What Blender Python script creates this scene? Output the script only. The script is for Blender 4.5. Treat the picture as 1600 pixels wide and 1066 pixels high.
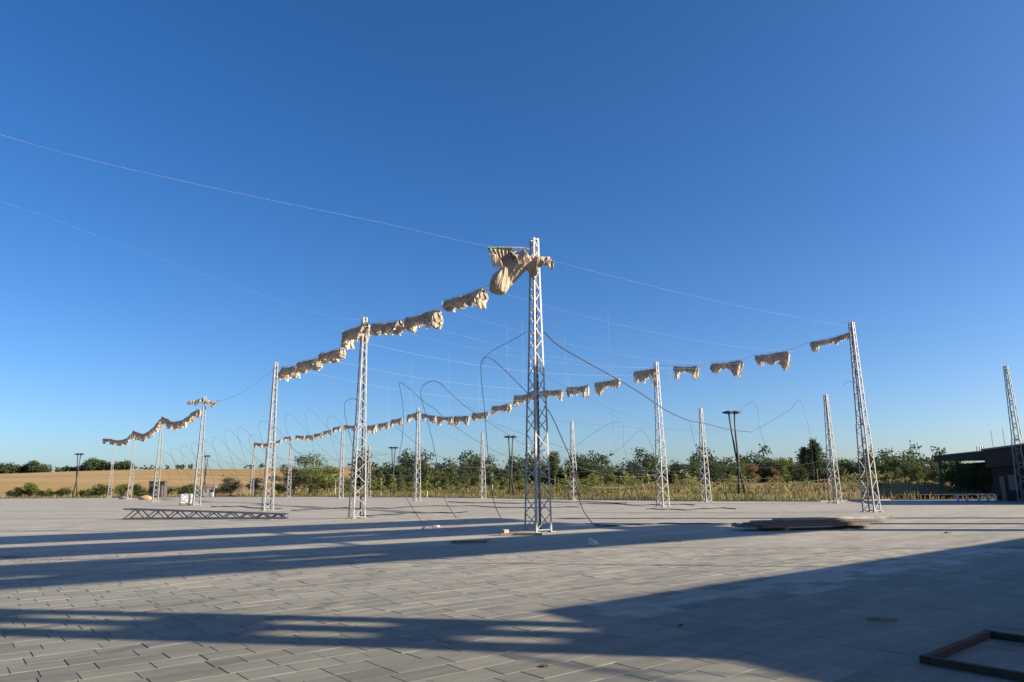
import bpy, math, random
import numpy as np
from mathutils import Vector, Matrix

for o in list(bpy.data.objects): bpy.data.objects.remove(o, do_unlink=True)
SC = bpy.context.scene
COL = SC.collection
R = math.radians

# ------------------------------------------------------------------ camera
EYE, F, PITCH, ROLL = 1.6, 1110.0, .20179, -.009038
cp, sp = math.cos(PITCH), math.sin(PITCH)
fw = np.array([0, cp, sp]); up0 = np.array([0, -sp, cp]); rt0 = np.array([1., 0, 0])
rt = rt0*math.cos(ROLL) + up0*math.sin(ROLL); up = -rt0*math.sin(ROLL) + up0*math.cos(ROLL)
cam = bpy.data.objects.new('camera', bpy.data.cameras.new('camera'))
COL.objects.link(cam)
cam.matrix_world = Matrix(((rt[0], up[0], -fw[0], 0), (rt[1], up[1], -fw[1], 0), (rt[2], up[2], -fw[2], EYE), (0, 0, 0, 1)))
cam.data.sensor_width = 36; cam.data.lens = F/1600*36
cam.data.clip_end = 6000; cam.data.clip_start = .1
SC.camera = cam

# ------------------------------------------------------------------ light
SUN_AZ = R(-10.0)          # direction to the sun, from +X, counter-clockwise
SUN_EL = R(20.5)
W = bpy.data.worlds.new('World'); SC.world = W; W.use_nodes = True
nt = W.node_tree; nt.nodes.clear()
sky = nt.nodes.new('ShaderNodeTexSky'); sky.sky_type = 'NISHITA'; sky.sun_disc = False
sky.sun_elevation = SUN_EL
sky.sun_rotation = R(90) - SUN_AZ
sky.altitude = 600; sky.air_density = .84; sky.dust_density = 2.1; sky.ozone_density = 3.5
bg = nt.nodes.new('ShaderNodeBackground'); bg.inputs['Strength'].default_value = .076
wo = nt.nodes.new('ShaderNodeOutputWorld')
hs = nt.nodes.new('ShaderNodeHueSaturation'); hs.inputs['Saturation'].default_value = 1.24; hs.inputs['Hue'].default_value = .506
nt.links.new(sky.outputs[0], hs.inputs['Color']); nt.links.new(hs.outputs[0], bg.inputs[0]); nt.links.new(bg.outputs[0], wo.inputs[0])
sl = bpy.data.lights.new('sun', 'SUN'); sl.energy = 5.0; sl.angle = R(.36); sl.color = (1, .87, .70)
so = bpy.data.objects.new('sun', sl); COL.objects.link(so)
sd = Vector((math.cos(SUN_AZ)*math.cos(SUN_EL), math.sin(SUN_AZ)*math.cos(SUN_EL), math.sin(SUN_EL)))
so.rotation_euler = sd.to_track_quat('Z', 'Y').to_euler(); so.location = (60, -10, 40)
vs = SC.view_settings
vs.view_transform = 'Standard'; vs.look = 'None'; vs.exposure = 1.28; vs.gamma = 1; vs.use_curve_mapping = False

# ------------------------------------------------------------------ helpers
def ray(px, py):
    return fw*F + rt*(px-800) + up*(533-py)
def gp(px, py, z=0.0):                       # ground point seen at a pixel of the photo
    d = ray(px, py); t = (z-EYE)/d[2]; return Vector((d[0]*t, d[1]*t, z))
def atY(px, py, Y):                          # point seen at a pixel at distance Y
    d = ray(px, py); t = Y/d[1]; return Vector((d[0]*t, Y, EYE+d[2]*t))
def onplane(px, py, P0, P1):                 # point seen at a pixel in the upright plane through P0, P1
    d = ray(px, py); ex, ey = P1[0]-P0[0], P1[1]-P0[1]
    n = (ey, -ex); t = (n[0]*P0[0]+n[1]*P0[1])/(n[0]*d[0]+n[1]*d[1])
    return Vector((d[0]*t, d[1]*t, EYE+d[2]*t))
def link(name, mesh, parent=None, mat=None):
    o = bpy.data.objects.new(name, mesh); COL.objects.link(o)
    if mat is not None and mesh is not None and len(mesh.materials) == 0: mesh.materials.append(mat)
    if parent is not None: o.parent = parent
    return o
def mesh_of(name, V, Fs, smooth=False):
    m = bpy.data.meshes.new(name); m.from_pydata([tuple(v) for v in V], [], [tuple(f) for f in Fs]); m.update()
    if smooth: m.polygons.foreach_set('use_smooth', [True]*len(m.polygons))
    return m
def empty(name, loc=(0, 0, 0), rz=0):
    o = bpy.data.objects.new(name, None); COL.objects.link(o); o.location = loc; o.rotation_euler = (0, 0, rz); o.empty_display_size = .3
    return o
def tag(o, label=None, cat=None, group=None, kind=None):
    if label: o['label'] = label
    if cat: o['category'] = cat
    if group: o['group'] = group
    if kind: o['kind'] = kind
    return o
class MB:
    def __init__(s): s.V = []; s.F = []
    def add(s, V, Fs):
        b = len(s.V); s.V += [tuple(v) for v in V]; s.F += [tuple(i+b for i in f) for f in Fs]
    def box(s, c, h, M=None):
        V = [Vector((x*h[0], y*h[1], z*h[2])) for x in (-1, 1) for y in (-1, 1) for z in (-1, 1)]
        if M is not None: V = [M @ v for v in V]
        s.add([v+Vector(c) for v in V], [(0, 1, 3, 2), (4, 6, 7, 5), (0, 4, 5, 1), (2, 3, 7, 6), (0, 2, 6, 4), (1, 5, 7, 3)])
    def beam(s, a, b, w, t, hint=(0, 0, 1)):
        a = Vector(a); b = Vector(b); z = (b-a); L = z.length; z.normalize()
        x = Vector(hint).cross(z)
        if x.length < 1e-4: x = Vector((1, 0, 0)).cross(z)
        x.normalize(); y = z.cross(x)
        M = Matrix((x, y, z)).transposed()
        s.box((a+b)/2, (w/2, t/2, L/2), M)
    def tube(s, pts, r, n=5, r2=None):
        pts = [Vector(p) for p in pts]; N = len(pts); rings = []; V = []
        for i, p in enumerate(pts):
            d = (pts[min(i+1, N-1)]-pts[max(i-1, 0)]).normalized()
            h = Vector((0, 0, 1)) if abs(d.z) < .9 else Vector((1, 0, 0))
            x = d.cross(h).normalized(); y = d.cross(x)
            rr = r if r2 is None else r+(r2-r)*i/(N-1)
            V += [p+(x*math.cos(k*2*math.pi/n)+y*math.sin(k*2*math.pi/n))*rr for k in range(n)]
        Fs = [(i*n+k, i*n+(k+1) % n, (i+1)*n+(k+1) % n, (i+1)*n+k) for i in range(N-1) for k in range(n)]
        Fs += [tuple(range(n))[::-1], tuple((N-1)*n+k for k in range(n))]
        s.add(V, Fs)
    def build(s, name, mat, parent=None, smooth=False):
        return link(name, mesh_of(name, s.V, s.F, smooth), parent, mat)
def beam_matrix(a, b, w, t, hint=(0, 0, 1)):
    a = Vector(a); b = Vector(b); z = b-a; L = z.length; z.normalize()
    x = Vector(hint).cross(z)
    if x.length < 1e-4: x = Vector((1, 0, 0)).cross(z)
    x.normalize(); y = z.cross(x)
    return Matrix.Translation((a+b)/2) @ Matrix((x*w, y*t, z*L)).transposed().to_4x4()
def smoothpts(pts, n=8):                     # Catmull-Rom through points
    P = [Vector(p) for p in pts]; P = [P[0]*2-P[1]]+P+[P[-1]*2-P[-2]]; out = []
    for i in range(1, len(P)-2):
        a, b, c, d = P[i-1:i+3]
        for k in range(n):
            t = k/n
            out.append(.5*((2*b)+(c-a)*t+(2*a-5*b+4*c-d)*t*t+(3*b-a-3*c+d)*t**3))
    out.append(P[-2]); return out
def sagline(a, b, sag, n=20):
    a = Vector(a); b = Vector(b)
    return [a.lerp(b, i/n)-Vector((0, 0, 4*sag*(i/n)*(1-i/n))) for i in range(n+1)]

# ------------------------------------------------------------------ materials
def new_mat(name):
    m = bpy.data.materials.new(name); m.use_nodes = True; nt = m.node_tree
    return m, nt, nt.nodes['Principled BSDF']
def nd(nt, t, **k):
    n = nt.nodes.new(t)
    for a, v in k.items():
        if a in n.inputs: n.inputs[a].default_value = v
        else: setattr(n, a, v)
    return n
def ramp(nt, fac, stops):
    r = nt.nodes.new('ShaderNodeValToRGB'); e = r.color_ramp.elements
    while len(e) < len(stops): e.new(.5)
    for el, (p, c) in zip(e, stops): el.position = p; el.color = (*c, 1)
    nt.links.new(fac, r.inputs[0]); return r.outputs[0]
def noise(nt, scale, detail=4, coord='Object', vec=None, rough=.55):
    n = nt.nodes.new('ShaderNodeTexNoise'); n.inputs['Scale'].default_value = scale; n.inputs['Detail'].default_value = detail; n.inputs['Roughness'].default_value = rough
    if vec is None:
        tc = nt.nodes.new('ShaderNodeTexCoord'); vec = tc.outputs[coord]
    nt.links.new(vec, n.inputs['Vector']); return n.outputs['Fac']
def mixc(nt, fac, a, b, mode='MIX'):
    m = nt.nodes.new('ShaderNodeMix'); m.data_type = 'RGBA'; m.blend_type = mode
    for s, v in ((m.inputs[0], fac), (m.inputs[6], a), (m.inputs[7], b)):
        if hasattr(v, 'is_linked'): nt.links.new(v, s)
        else: s.default_value = v if isinstance(v, (int, float)) else (*v, 1)
    return m.outputs[2]
def simple(name, c1, c2, scale=6, rough=.7, metal=0, bump=0.0, bscale=None):
    m, nt, b = new_mat(name)
    f = noise(nt, scale)
    nt.links.new(ramp(nt, f, [(.3, c1), (.7, c2)]), b.inputs['Base Color'])
    b.inputs['Roughness'].default_value = rough; b.inputs['Metallic'].default_value = metal
    if bump:
        bp = nd(nt, 'ShaderNodeBump', Strength=bump); nt.links.new(noise(nt, bscale or scale*4), bp.inputs['Height']); nt.links.new(bp.outputs[0], b.inputs['Normal'])
    return m
def leafmat(name, c1, c2, tr=.35, scale=1.2):
    m, nt, b = new_mat(name)
    f = noise(nt, scale, 3)
    oi = nt.nodes.new('ShaderNodeObjectInfo')
    c = ramp(nt, f, [(.32, c1), (.68, c2)])
    hv = nd(nt, 'ShaderNodeHueSaturation'); mr = nd(nt, 'ShaderNodeMapRange'); mr.inputs['To Min'].default_value = .75; mr.inputs['To Max'].default_value = 1.2
    nt.links.new(oi.outputs['Random'], mr.inputs['Value']); nt.links.new(mr.outputs[0], hv.inputs['Value']); nt.links.new(c, hv.inputs['Color']); c = hv.outputs[0]
    nt.links.new(c, b.inputs['Base Color']); b.inputs['Roughness'].default_value = .75; b.inputs['Specular IOR Level'].default_value = .2
    t = nd(nt, 'ShaderNodeBsdfTranslucent'); nt.links.new(c, t.inputs[0])
    mx = nd(nt, 'ShaderNodeMixShader'); mx.inputs[0].default_value = tr
    out = nt.nodes['Material Output']
    nt.links.new(b.outputs[0], mx.inputs[1]); nt.links.new(t.outputs[0], mx.inputs[2]); nt.links.new(mx.outputs[0], out.inputs[0])
    return m
M = {}
M['white_steel'] = simple('white_steel', (.17, .175, .18), (.32, .32, .315), 2.2, .5, 0, .05)
M['white_steel'].node_tree.nodes['Principled BSDF'].inputs['Specular IOR Level'].default_value = .4
M['grey_steel'] = simple('grey_steel', (.16, .165, .17), (.26, .265, .27), 4, .5, .3)
M['truss_steel'] = simple('truss_steel', (.09, .09, .10), (.16, .16, .17), 4, .6)
M['dark_steel'] = simple('dark_steel', (.03, .032, .036), (.05, .05, .055), 4, .55, .2)
M['black_rubber'] = simple('black_rubber', (.018, .018, .02), (.03, .03, .032), 4, .6)
M['rope'] = simple('rope', (.30, .31, .32), (.38, .385, .38), 4, .7)
M['rust'] = simple('rust', (.025, .014, .010), (.06, .03, .018), 14, .85, 0, .3)
M['wood'] = simple('wood', (.15, .10, .06), (.26, .185, .115), 9, .8, 0, .2)
M['board'] = simple('board', (.15, .145, .13), (.34, .33, .30), 3, .55, 0, .08)
M['boardend'] = simple('boardend', (.10, .085, .07), (.18, .15, .12), 8, .8)
M['plastic'] = simple('plastic', (.5, .51, .52), (.58, .58, .59), 5, .5)
M['concrete'] = simple('concrete', (.20, .195, .18), (.28, .27, .25), 2, .9, 0, .15)
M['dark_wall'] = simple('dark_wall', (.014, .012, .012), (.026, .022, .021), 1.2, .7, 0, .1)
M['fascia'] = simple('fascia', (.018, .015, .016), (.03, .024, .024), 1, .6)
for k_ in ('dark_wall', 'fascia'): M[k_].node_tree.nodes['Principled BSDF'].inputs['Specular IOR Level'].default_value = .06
M['roofing'] = simple('roofing', (.16, .14, .12), (.24, .21, .175), 1, .8)
M['glass_dark'] = simple('glass_dark', (.012, .014, .017), (.022, .025, .028), .6, .45)
M['bark'] = simple('bark', (.10, .08, .06), (.20, .16, .12), 6, .9)
M['limed_bark'] = simple('limed_bark', (.55, .53, .48), (.75, .73, .68), 4, .85)
M['tarp'] = simple('tarp', (.16, .11, .14), (.24, .17, .21), 2, .7)
M['sand'] = simple('sand', (.16, .15, .13), (.25, .235, .20), 7, .95)
M['stone'] = simple('stone', (.25, .24, .22), (.42, .405, .37), 3, .9, 0, .3)
M['orange_sack'] = simple('orange_sack', (.34, .20, .10), (.46, .28, .15), 4, .8)
M['leaf_green'] = leafmat('leaf_green', (.055, .085, .02), (.13, .165, .042))
M['leaf_dark'] = leafmat('leaf_dark', (.034, .056, .02), (.08, .11, .036), .3)
M['leaf_bright'] = leafmat('leaf_bright', (.13, .17, .03), (.25, .25, .055), .5)
M['leaf_blue'] = leafmat('leaf_blue', (.04, .06, .03), (.075, .10, .046), .3)
M['leaf_rust'] = leafmat('leaf_rust', (.14, .085, .033), (.22, .135, .048), .4)
M['dry_grass'] = leafmat('dry_grass', (.24, .18, .08), (.40, .31, .15), .4, .15)
M['green_grass'] = leafmat('green_grass', (.13, .145, .04), (.28, .26, .09), .4, .12)
def fabric(name, c1, c2, tr):
    m, nt, b = new_mat(name)
    c = ramp(nt, noise(nt, 2.2, 5), [(.3, c1), (.72, c2)])
    nt.links.new(c, b.inputs['Base Color']); b.inputs['Roughness'].default_value = .85; b.inputs['Specular IOR Level'].default_value = .15
    tcf = nt.nodes.new('ShaderNodeTexCoord'); mpf = nd(nt, 'ShaderNodeMapping'); mpf.inputs['Scale'].default_value = (7, 7, 1.3); nt.links.new(tcf.outputs['Object'], mpf.inputs['Vector'])
    fold = noise(nt, 1.0, 2.5, vec=mpf.outputs[0], rough=.5)
    bp = nd(nt, 'ShaderNodeBump', Strength=.9, Distance=.12); nt.links.new(fold, bp.inputs['Height'])
    c = mixc(nt, .35, c, ramp(nt, fold, [(.35, (.5, .47, .42)), (.62, (1, 1, 1))]), 'MULTIPLY'); nt.links.new(c, b.inputs['Base Color']); nt.links.new(bp.outputs[0], b.inputs['Normal'])  # fold shade put into the canvas colour to draw drapery lines
    t = nd(nt, 'ShaderNodeBsdfTranslucent'); nt.links.new(mixc(nt, .55, c, (1, .66, .34), 'MULTIPLY'), t.inputs[0])
    mx = nd(nt, 'ShaderNodeMixShader'); mx.inputs[0].default_value = tr
    nt.links.new(b.outputs[0], mx.inputs[1]); nt.links.new(t.outputs[0], mx.inputs[2]); nt.links.new(mx.outputs[0], nt.nodes['Material Output'].inputs[0])
    return m
M['canvas'] = fabric('canvas', (.33, .30, .25), (.64, .585, .49), .24)
M['canvas_hem'] = fabric('canvas_hem', (.70, .60, .48), (.86, .82, .74), .5)
M['canvas_sun'] = fabric('canvas_sun', (.42, .34, .25), (.68, .58, .45), .3)
M['pale_cloth'] = fabric('pale_cloth', (.80, .76, .70), (.86, .82, .77), .6)
M['kiosk_wood'] = simple('kiosk_wood', (.06, .045, .042), (.10, .075, .07), 2, .8)
M['green_tape'] = simple('green_tape', (.10, .25, .09), (.16, .36, .12), 5, .7)

PAV = R(39.0)                                                # direction of the paving rows
def paving_material(name, joints, lift=1.0):
    m, nt, b = new_mat(name)
    geo = nt.nodes.new('ShaderNodeNewGeometry'); pos = geo.outputs['Position']
    mp = nd(nt, 'ShaderNodeMapping'); mp.inputs['Rotation'].default_value = (0, 0, -PAV); nt.links.new(pos, mp.inputs['Vector']); v = mp.outputs[0]
    big = noise(nt, .16, 4, vec=pos); med = noise(nt, 1.1, 5, vec=pos); fine = noise(nt, 55, 3, vec=pos)
    st = nd(nt, 'ShaderNodeMapping'); st.inputs['Scale'].default_value = (.25, 1.6, 1); nt.links.new(v, st.inputs['Vector'])
    streak = noise(nt, .9, 5, vec=st.outputs[0])
    c = ramp(nt, med, [(.28, (.27, .245, .21)), (.72, (.40, .365, .315))])
    c = mixc(nt, .6, c, ramp(nt, big, [(.3, (.27, .25, .22)), (.7, (.43, .39, .335))]))
    c = mixc(nt, .6, c, ramp(nt, streak, [(.35, (.22, .21, .19)), (.65, (.46, .42, .365))]))
    blot = noise(nt, .45, 6, vec=pos, rough=.7)
    c = mixc(nt, ramp(nt, blot, [(.54, (0, 0, 0)), (.70, (.65, .65, .65))]), c, (.17, .16, .145))
    c = mixc(nt, .30, c, ramp(nt, fine, [(.3, (.20, .19, .175)), (.7, (.50, .475, .44))]))
    st2 = nd(nt, 'ShaderNodeMapping'); st2.inputs['Scale'].default_value = (.9, 7.5, 1); nt.links.new(v, st2.inputs['Vector'])
    c = mixc(nt, .38, c, ramp(nt, noise(nt, .8, 6, vec=st2.outputs[0], rough=.7), [(.34, (.17, .165, .155)), (.66, (.50, .475, .44))]))
    st3 = nd(nt, 'ShaderNodeMapping'); st3.inputs['Scale'].default_value = (.05, .9, 1); nt.links.new(v, st3.inputs['Vector'])
    c = mixc(nt, .30, c, ramp(nt, noise(nt, .8, 5, vec=st3.outputs[0], rough=.7), [(.36, (.18, .175, .165)), (.64, (.50, .475, .44))]))
    if joints:
        br = nt.nodes.new('ShaderNodeTexBrick'); nt.links.new(v, br.inputs['Vector'])
        br.inputs['Scale'].default_value = 1; br.inputs['Brick Width'].default_value = .5; br.inputs['Row Height'].default_value = .325; br.inputs['Mortar Size'].default_value = .01; br.offset = .43
        br.inputs['Color1'].default_value = (.42, .42, .42, 1); br.inputs['Color2'].default_value = (.58, .57, .55, 1); br.inputs['Mortar'].default_value = (.40, .39, .36, 1)
        c = mixc(nt, .55, c, br.outputs['Color'], 'OVERLAY')
    else:
        oi = nt.nodes.new('ShaderNodeAttribute'); oi.attribute_name = 'tone'; oi.attribute_type = 'GEOMETRY'
        o2 = nt.nodes.new('ShaderNodeObjectInfo')
        ad = nd(nt, 'ShaderNodeMath', operation='ADD'); nt.links.new(oi.outputs['Fac'], ad.inputs[0]); nt.links.new(o2.outputs['Random'], ad.inputs[1])
        fr = nd(nt, 'ShaderNodeMath', operation='FRACT'); nt.links.new(ad.outputs[0], fr.inputs[0])
        c = mixc(nt, .42, c, ramp(nt, fr.outputs[0], [(0, (.30, .30, .305)), (.25, (.44, .44, .44)), (.75, (.53, .525, .52)), (1, (.68, .66, .63))]), 'OVERLAY')
    # tyre marks: worn arcs left by turning vehicles
    for (cx, cy, rad, wd) in ((-9.5, 12.5, 5.2, .16), (-9.3, 12.2, 6.9, .16), (4, 30, 13.0, .2), (4.2, 30, 14.8, .2), (-20, 34, 16, .25), (-20, 34, 17.8, .25)):
        vs_ = nt.nodes.new('ShaderNodeVectorMath'); vs_.operation = 'DISTANCE'; nt.links.new(pos, vs_.inputs[0]); vs_.inputs[1].default_value = (cx, cy, 0)
        a1 = nd(nt, 'ShaderNodeMath', operation='SUBTRACT'); nt.links.new(vs_.outputs['Value'], a1.inputs[0]); a1.inputs[1].default_value = rad
        a2 = nd(nt, 'ShaderNodeMath', operation='ABSOLUTE'); nt.links.new(a1.outputs[0], a2.inputs[0])
        a3 = nd(nt, 'ShaderNodeMapRange'); a3.inputs['From Min'].default_value = wd; a3.inputs['From Max'].default_value = wd*.3; nt.links.new(a2.outputs[0], a3.inputs['Value'])
        a4 = nd(nt, 'ShaderNodeMath', operation='MULTIPLY'); nt.links.new(a3.outputs[0], a4.inputs[0]); nt.links.new(ramp(nt, med, [(.45, (0, 0, 0)), (.62, (.55, .55, .55))]), a4.inputs[1])
        c = mixc(nt, a4.outputs[0], c, (.13, .12, .11))
    # blown sand and dust
    c = mixc(nt, ramp(nt, noise(nt, .28, 6, vec=pos, rough=.65), [(.55, (0, 0, 0)), (.75, (.5, .5, .5))]), c, (.46, .42, .36))
    # view-angle brightening and vignette painted into the colour: darker near, brighter farther out
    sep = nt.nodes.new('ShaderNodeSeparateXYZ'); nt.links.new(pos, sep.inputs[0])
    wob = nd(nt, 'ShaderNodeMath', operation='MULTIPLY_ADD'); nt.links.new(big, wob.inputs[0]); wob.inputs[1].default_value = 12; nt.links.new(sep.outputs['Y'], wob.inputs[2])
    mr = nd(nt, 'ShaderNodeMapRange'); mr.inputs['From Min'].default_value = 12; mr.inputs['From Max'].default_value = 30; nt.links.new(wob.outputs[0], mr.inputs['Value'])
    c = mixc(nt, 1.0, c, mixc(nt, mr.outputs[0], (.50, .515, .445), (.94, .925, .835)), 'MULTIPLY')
    if lift != 1.0: c = mixc(nt, 1.0, c, (lift, lift, lift*1.02), 'MULTIPLY')
    nt.links.new(c, b.inputs['Base Color'])
    b.inputs['Roughness'].default_value = .7; b.inputs['Specular IOR Level'].default_value = .2; b.inputs['Diffuse Roughness'].default_value = .0
    bp = nd(nt, 'ShaderNodeBump', Strength=.25, Distance=.004); nt.links.new(fine, bp.inputs['Height']); nt.links.new(bp.outputs[0], b.inputs['Normal'])
    return m
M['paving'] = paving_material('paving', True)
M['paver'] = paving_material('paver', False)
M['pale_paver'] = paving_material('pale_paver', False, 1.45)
M['bed'] = simple('bed', (.07, .065, .06), (.12, .11, .10), 5, .95)

def ground_material():
    m, nt, b = new_mat('field_ground')
    geo = nt.nodes.new('ShaderNodeNewGeometry'); pos = geo.outputs['Position']
    st = nd(nt, 'ShaderNodeMapping'); st.inputs['Scale'].default_value = (.006, .03, .03); nt.links.new(pos, st.inputs['Vector'])
    far = ramp(nt, noise(nt, 1, 5, vec=st.outputs[0]), [(.3, (.24, .155, .06)), (.5, (.31, .205, .082)), (.7, (.36, .27, .13))])
    near = ramp(nt, noise(nt, .12, 6, vec=pos), [(.3, (.11, .105, .035)), (.5, (.24, .16, .07)), (.72, (.34, .20, .09))])
    sx = nt.nodes.new('ShaderNodeVectorMath'); sx.operation = 'LENGTH'; nt.links.new(pos, sx.inputs[0])
    mr = nd(nt, 'ShaderNodeMapRange'); mr.inputs['From Min'].default_value = 170; mr.inputs['From Max'].default_value = 260; nt.links.new(sx.outputs['Value'], mr.inputs['Value'])
    nt.links.new(mixc(nt, mr.outputs[0], near, far), b.inputs['Base Color']); b.inputs['Roughness'].default_value = .95; b.inputs['Specular IOR Level'].default_value = .1
    return m
M['field'] = ground_material()

# ------------------------------------------------------------------ terrain, plaza
def sstep(a, b, x): t = min(1, max(0, (x-a)/(b-a))); return t*t*(3-2*t)
EDGE = [(-420, 205), (-260, 182), (-106, 155), (-60, 147), (-40, 140), (-25, 131), (-4, 104), (7, 86), (18, 72.8), (28, 66.5), (36, 69.5), (47, 67.5), (140, 58)]
def edge_y(x):
    for (x0, y0), (x1, y1) in zip(EDGE[:-1], EDGE[1:]):
        if x0 <= x <= x1: return y0+(y1-y0)*(x-x0)/(x1-x0)
    return 60
def tz(x, y):
    r = math.hypot(x, y); a = x/max(y, 1) if y > 0 else 9
    h = 17.0*sstep(185, 640, r)*(1-.55*sstep(-.25, .25, a)) if y > 0 else 0
    h *= 1-.25*sstep(-.45, -.8, a) if a < -.45 else 1
    if y > 0 and r < 700: h += 1.45*sstep(4, 55, y-edge_y(x))*sstep(-.42, -.2, a)
    # earth bank beside the right-hand building
    h += 1.25*math.exp(-((x-47)/7)**2-((y-88)/9)**2) + .7*math.exp(-((x-33)/9)**2-((y-82)/6)**2)
    return -.06+h + (.12*math.sin(x*.31+y*.17)*math.sin(y*.23-x*.11) if r > 60 else 0)*sstep(205, 260, r)
MBt = MB(); rs = [0, 15, 30, 45, 58, 64, 70, 76, 82, 88, 94, 100, 108, 118, 130, 145, 165, 190, 220, 260, 310, 370, 440, 510, 580, 640, 720, 900, 1300, 2000, 3500]
NA = 240
V = []; Fs = []
for r in rs:
    for k in range(NA):
        a = 2*math.pi*k/NA; x, y = r*math.cos(a), r*math.sin(a); V.append((x, y, tz(x, y)))
for i in range(len(rs)-1):
    for k in range(NA):
        Fs.append((i*NA+k, i*NA+(k+1) % NA, (i+1)*NA+(k+1) % NA, (i+1)*NA+k))
Fs = [f for f in Fs if True]
gm = mesh_of('terrain', V, Fs, True)
import bmesh
bm = bmesh.new(); bm.from_mesh(gm); bmesh.ops.remove_doubles(bm, verts=bm.verts, dist=.001); bm.to_mesh(gm); bm.free()
tag(link('terrain', gm, None, M['field']), kind='structure')

pl = [(x, y, -.012) for x, y in EDGE]+[(140, -60, -.012), (-420, -60, -.012)]
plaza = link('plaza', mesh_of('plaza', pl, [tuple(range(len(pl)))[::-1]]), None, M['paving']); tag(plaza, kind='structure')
kb = MB()
for (x0, y0), (x1, y1) in zip(EDGE[:-1], EDGE[1:]):
    kb.beam((x0, y0+.08, -.0), (x1, y1+.08, -.0), .16, .16)
tag(kb.build('kerb', M['concrete']), kind='structure')

# pavers: 300 nearest as parts, the rest as one
rng = random.Random(7)
ux, uy = math.cos(PAV), math.sin(PAV)
ROW = .325
cells = []
def infr(x, y, m=.4):
    if y < 4.6: return False
    return abs(x)/y < .74+m/y*1.5
for j in range(-40, 90):
    v = j*ROW; u = -14+rng.random()*.6
    while u < 26:
        L = rng.choice([.3, .45, .45, .6, .6]); uc = u+L/2
        x, y = ux*uc-uy*(v+ROW/2), uy*uc+ux*(v+ROW/2)
        if infr(x, y) and y < 19 and math.hypot(x, y) < 22: cells.append((math.hypot(x*.5, y-4), u, v, L))
        u += L
cells.sort()
GAP = .0055
def paver_mesh(L):
    a, b = L/2-GAP/2, ROW/2-GAP/2; c = .004; z0 = -.05
    V = [(-a, -b, z0), (a, -b, z0), (a, b, z0), (-a, b, z0), (-a, -b, -c), (a, -b, -c), (a, b, -c), (-a, b, -c), (-a+c, -b+c, 0), (a-c, -b+c, 0), (a-c, b-c, 0), (-a+c, b-c, 0)]
    Fc = [(8, 9, 10, 11)]+[(i, (i+1) % 4, 4+(i+1) % 4, 4+i) for i in range(4)]+[(4+i, 4+(i+1) % 4, 8+(i+1) % 4, 8+i) for i in range(4)]
    return V, Fc
PM = {}
for L in (.3, .45, .6):
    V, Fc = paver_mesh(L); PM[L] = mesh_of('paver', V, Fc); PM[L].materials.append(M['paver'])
PP = {}
for L in (.3, .45, .6):
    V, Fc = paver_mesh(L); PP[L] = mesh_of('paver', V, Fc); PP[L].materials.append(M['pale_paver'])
Rz = Matrix.Rotation(PAV, 4, 'Z'); farp = MB(); tonesp = []
far = MB(); tones = []
def PALE(u, v): return 7.0 < u < 21 and 6.1 < v+.25*math.sin(u*1.3) < 7.35
for i, (_, u, v, L) in enumerate(cells):
    uc, vc = u+L/2, v+ROW/2
    x, y = ux*uc-uy*vc, uy*uc+ux*vc
    dz = rng.uniform(-.0035, .0015); tx, ty = rng.uniform(-.004, .004), rng.uniform(-.004, .004)
    Mx = Matrix.Translation((x, y, dz)) @ Rz @ Matrix.Rotation(tx, 4, 'X') @ Matrix.Rotation(ty, 4, 'Y')
    pale = PALE(uc, vc) and rng.random() < .72
    if i < 300:
        o = link('paver', (PP if pale else PM)[L], plaza); o.matrix_world = Mx
    else:
        V, Fc = paver_mesh(L); (farp if pale else far).add([Mx @ Vector(p) for p in V], Fc); (tonesp if pale else tones).extend([rng.random()]*12)
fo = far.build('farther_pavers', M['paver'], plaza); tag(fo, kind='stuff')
at = fo.data.attributes.new('tone', 'FLOAT', 'POINT'); at.data.foreach_set('value', tones)
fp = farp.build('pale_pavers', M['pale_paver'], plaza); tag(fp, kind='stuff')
at = fp.data.attributes.new('tone', 'FLOAT', 'POINT'); at.data.foreach_set('value', tonesp)
sm = MB()
for j in range(-40, 91):
    v = j*ROW
    us = [c[1] for c in cells if abs(c[2]-v) < .01 or abs(c[2]-v+ROW) < .01]
    if us:
        a, b = min(us), max(us)+.6
        q = [(a, v-GAP*.9), (b, v-GAP*.9), (b, v+GAP*.9), (a, v+GAP*.9)]
        sm.add([(ux*p[0]-uy*p[1], uy*p[0]+ux*p[1], -.0035) for p in q], [(0, 1, 2, 3)])
tag(sm.build('joint_sand', M['sand'], plaza), kind='stuff')
bx = [(-19, 4), (19, 4), (19, 18.6), (-19, 18.6)]
bed = link('paver_bed', mesh_of('paver_bed', [(x, y, -.0095) for x, y in bx], [(0, 1, 2, 3)]), plaza, M['bed']); tag(bed, kind='stuff')

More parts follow.
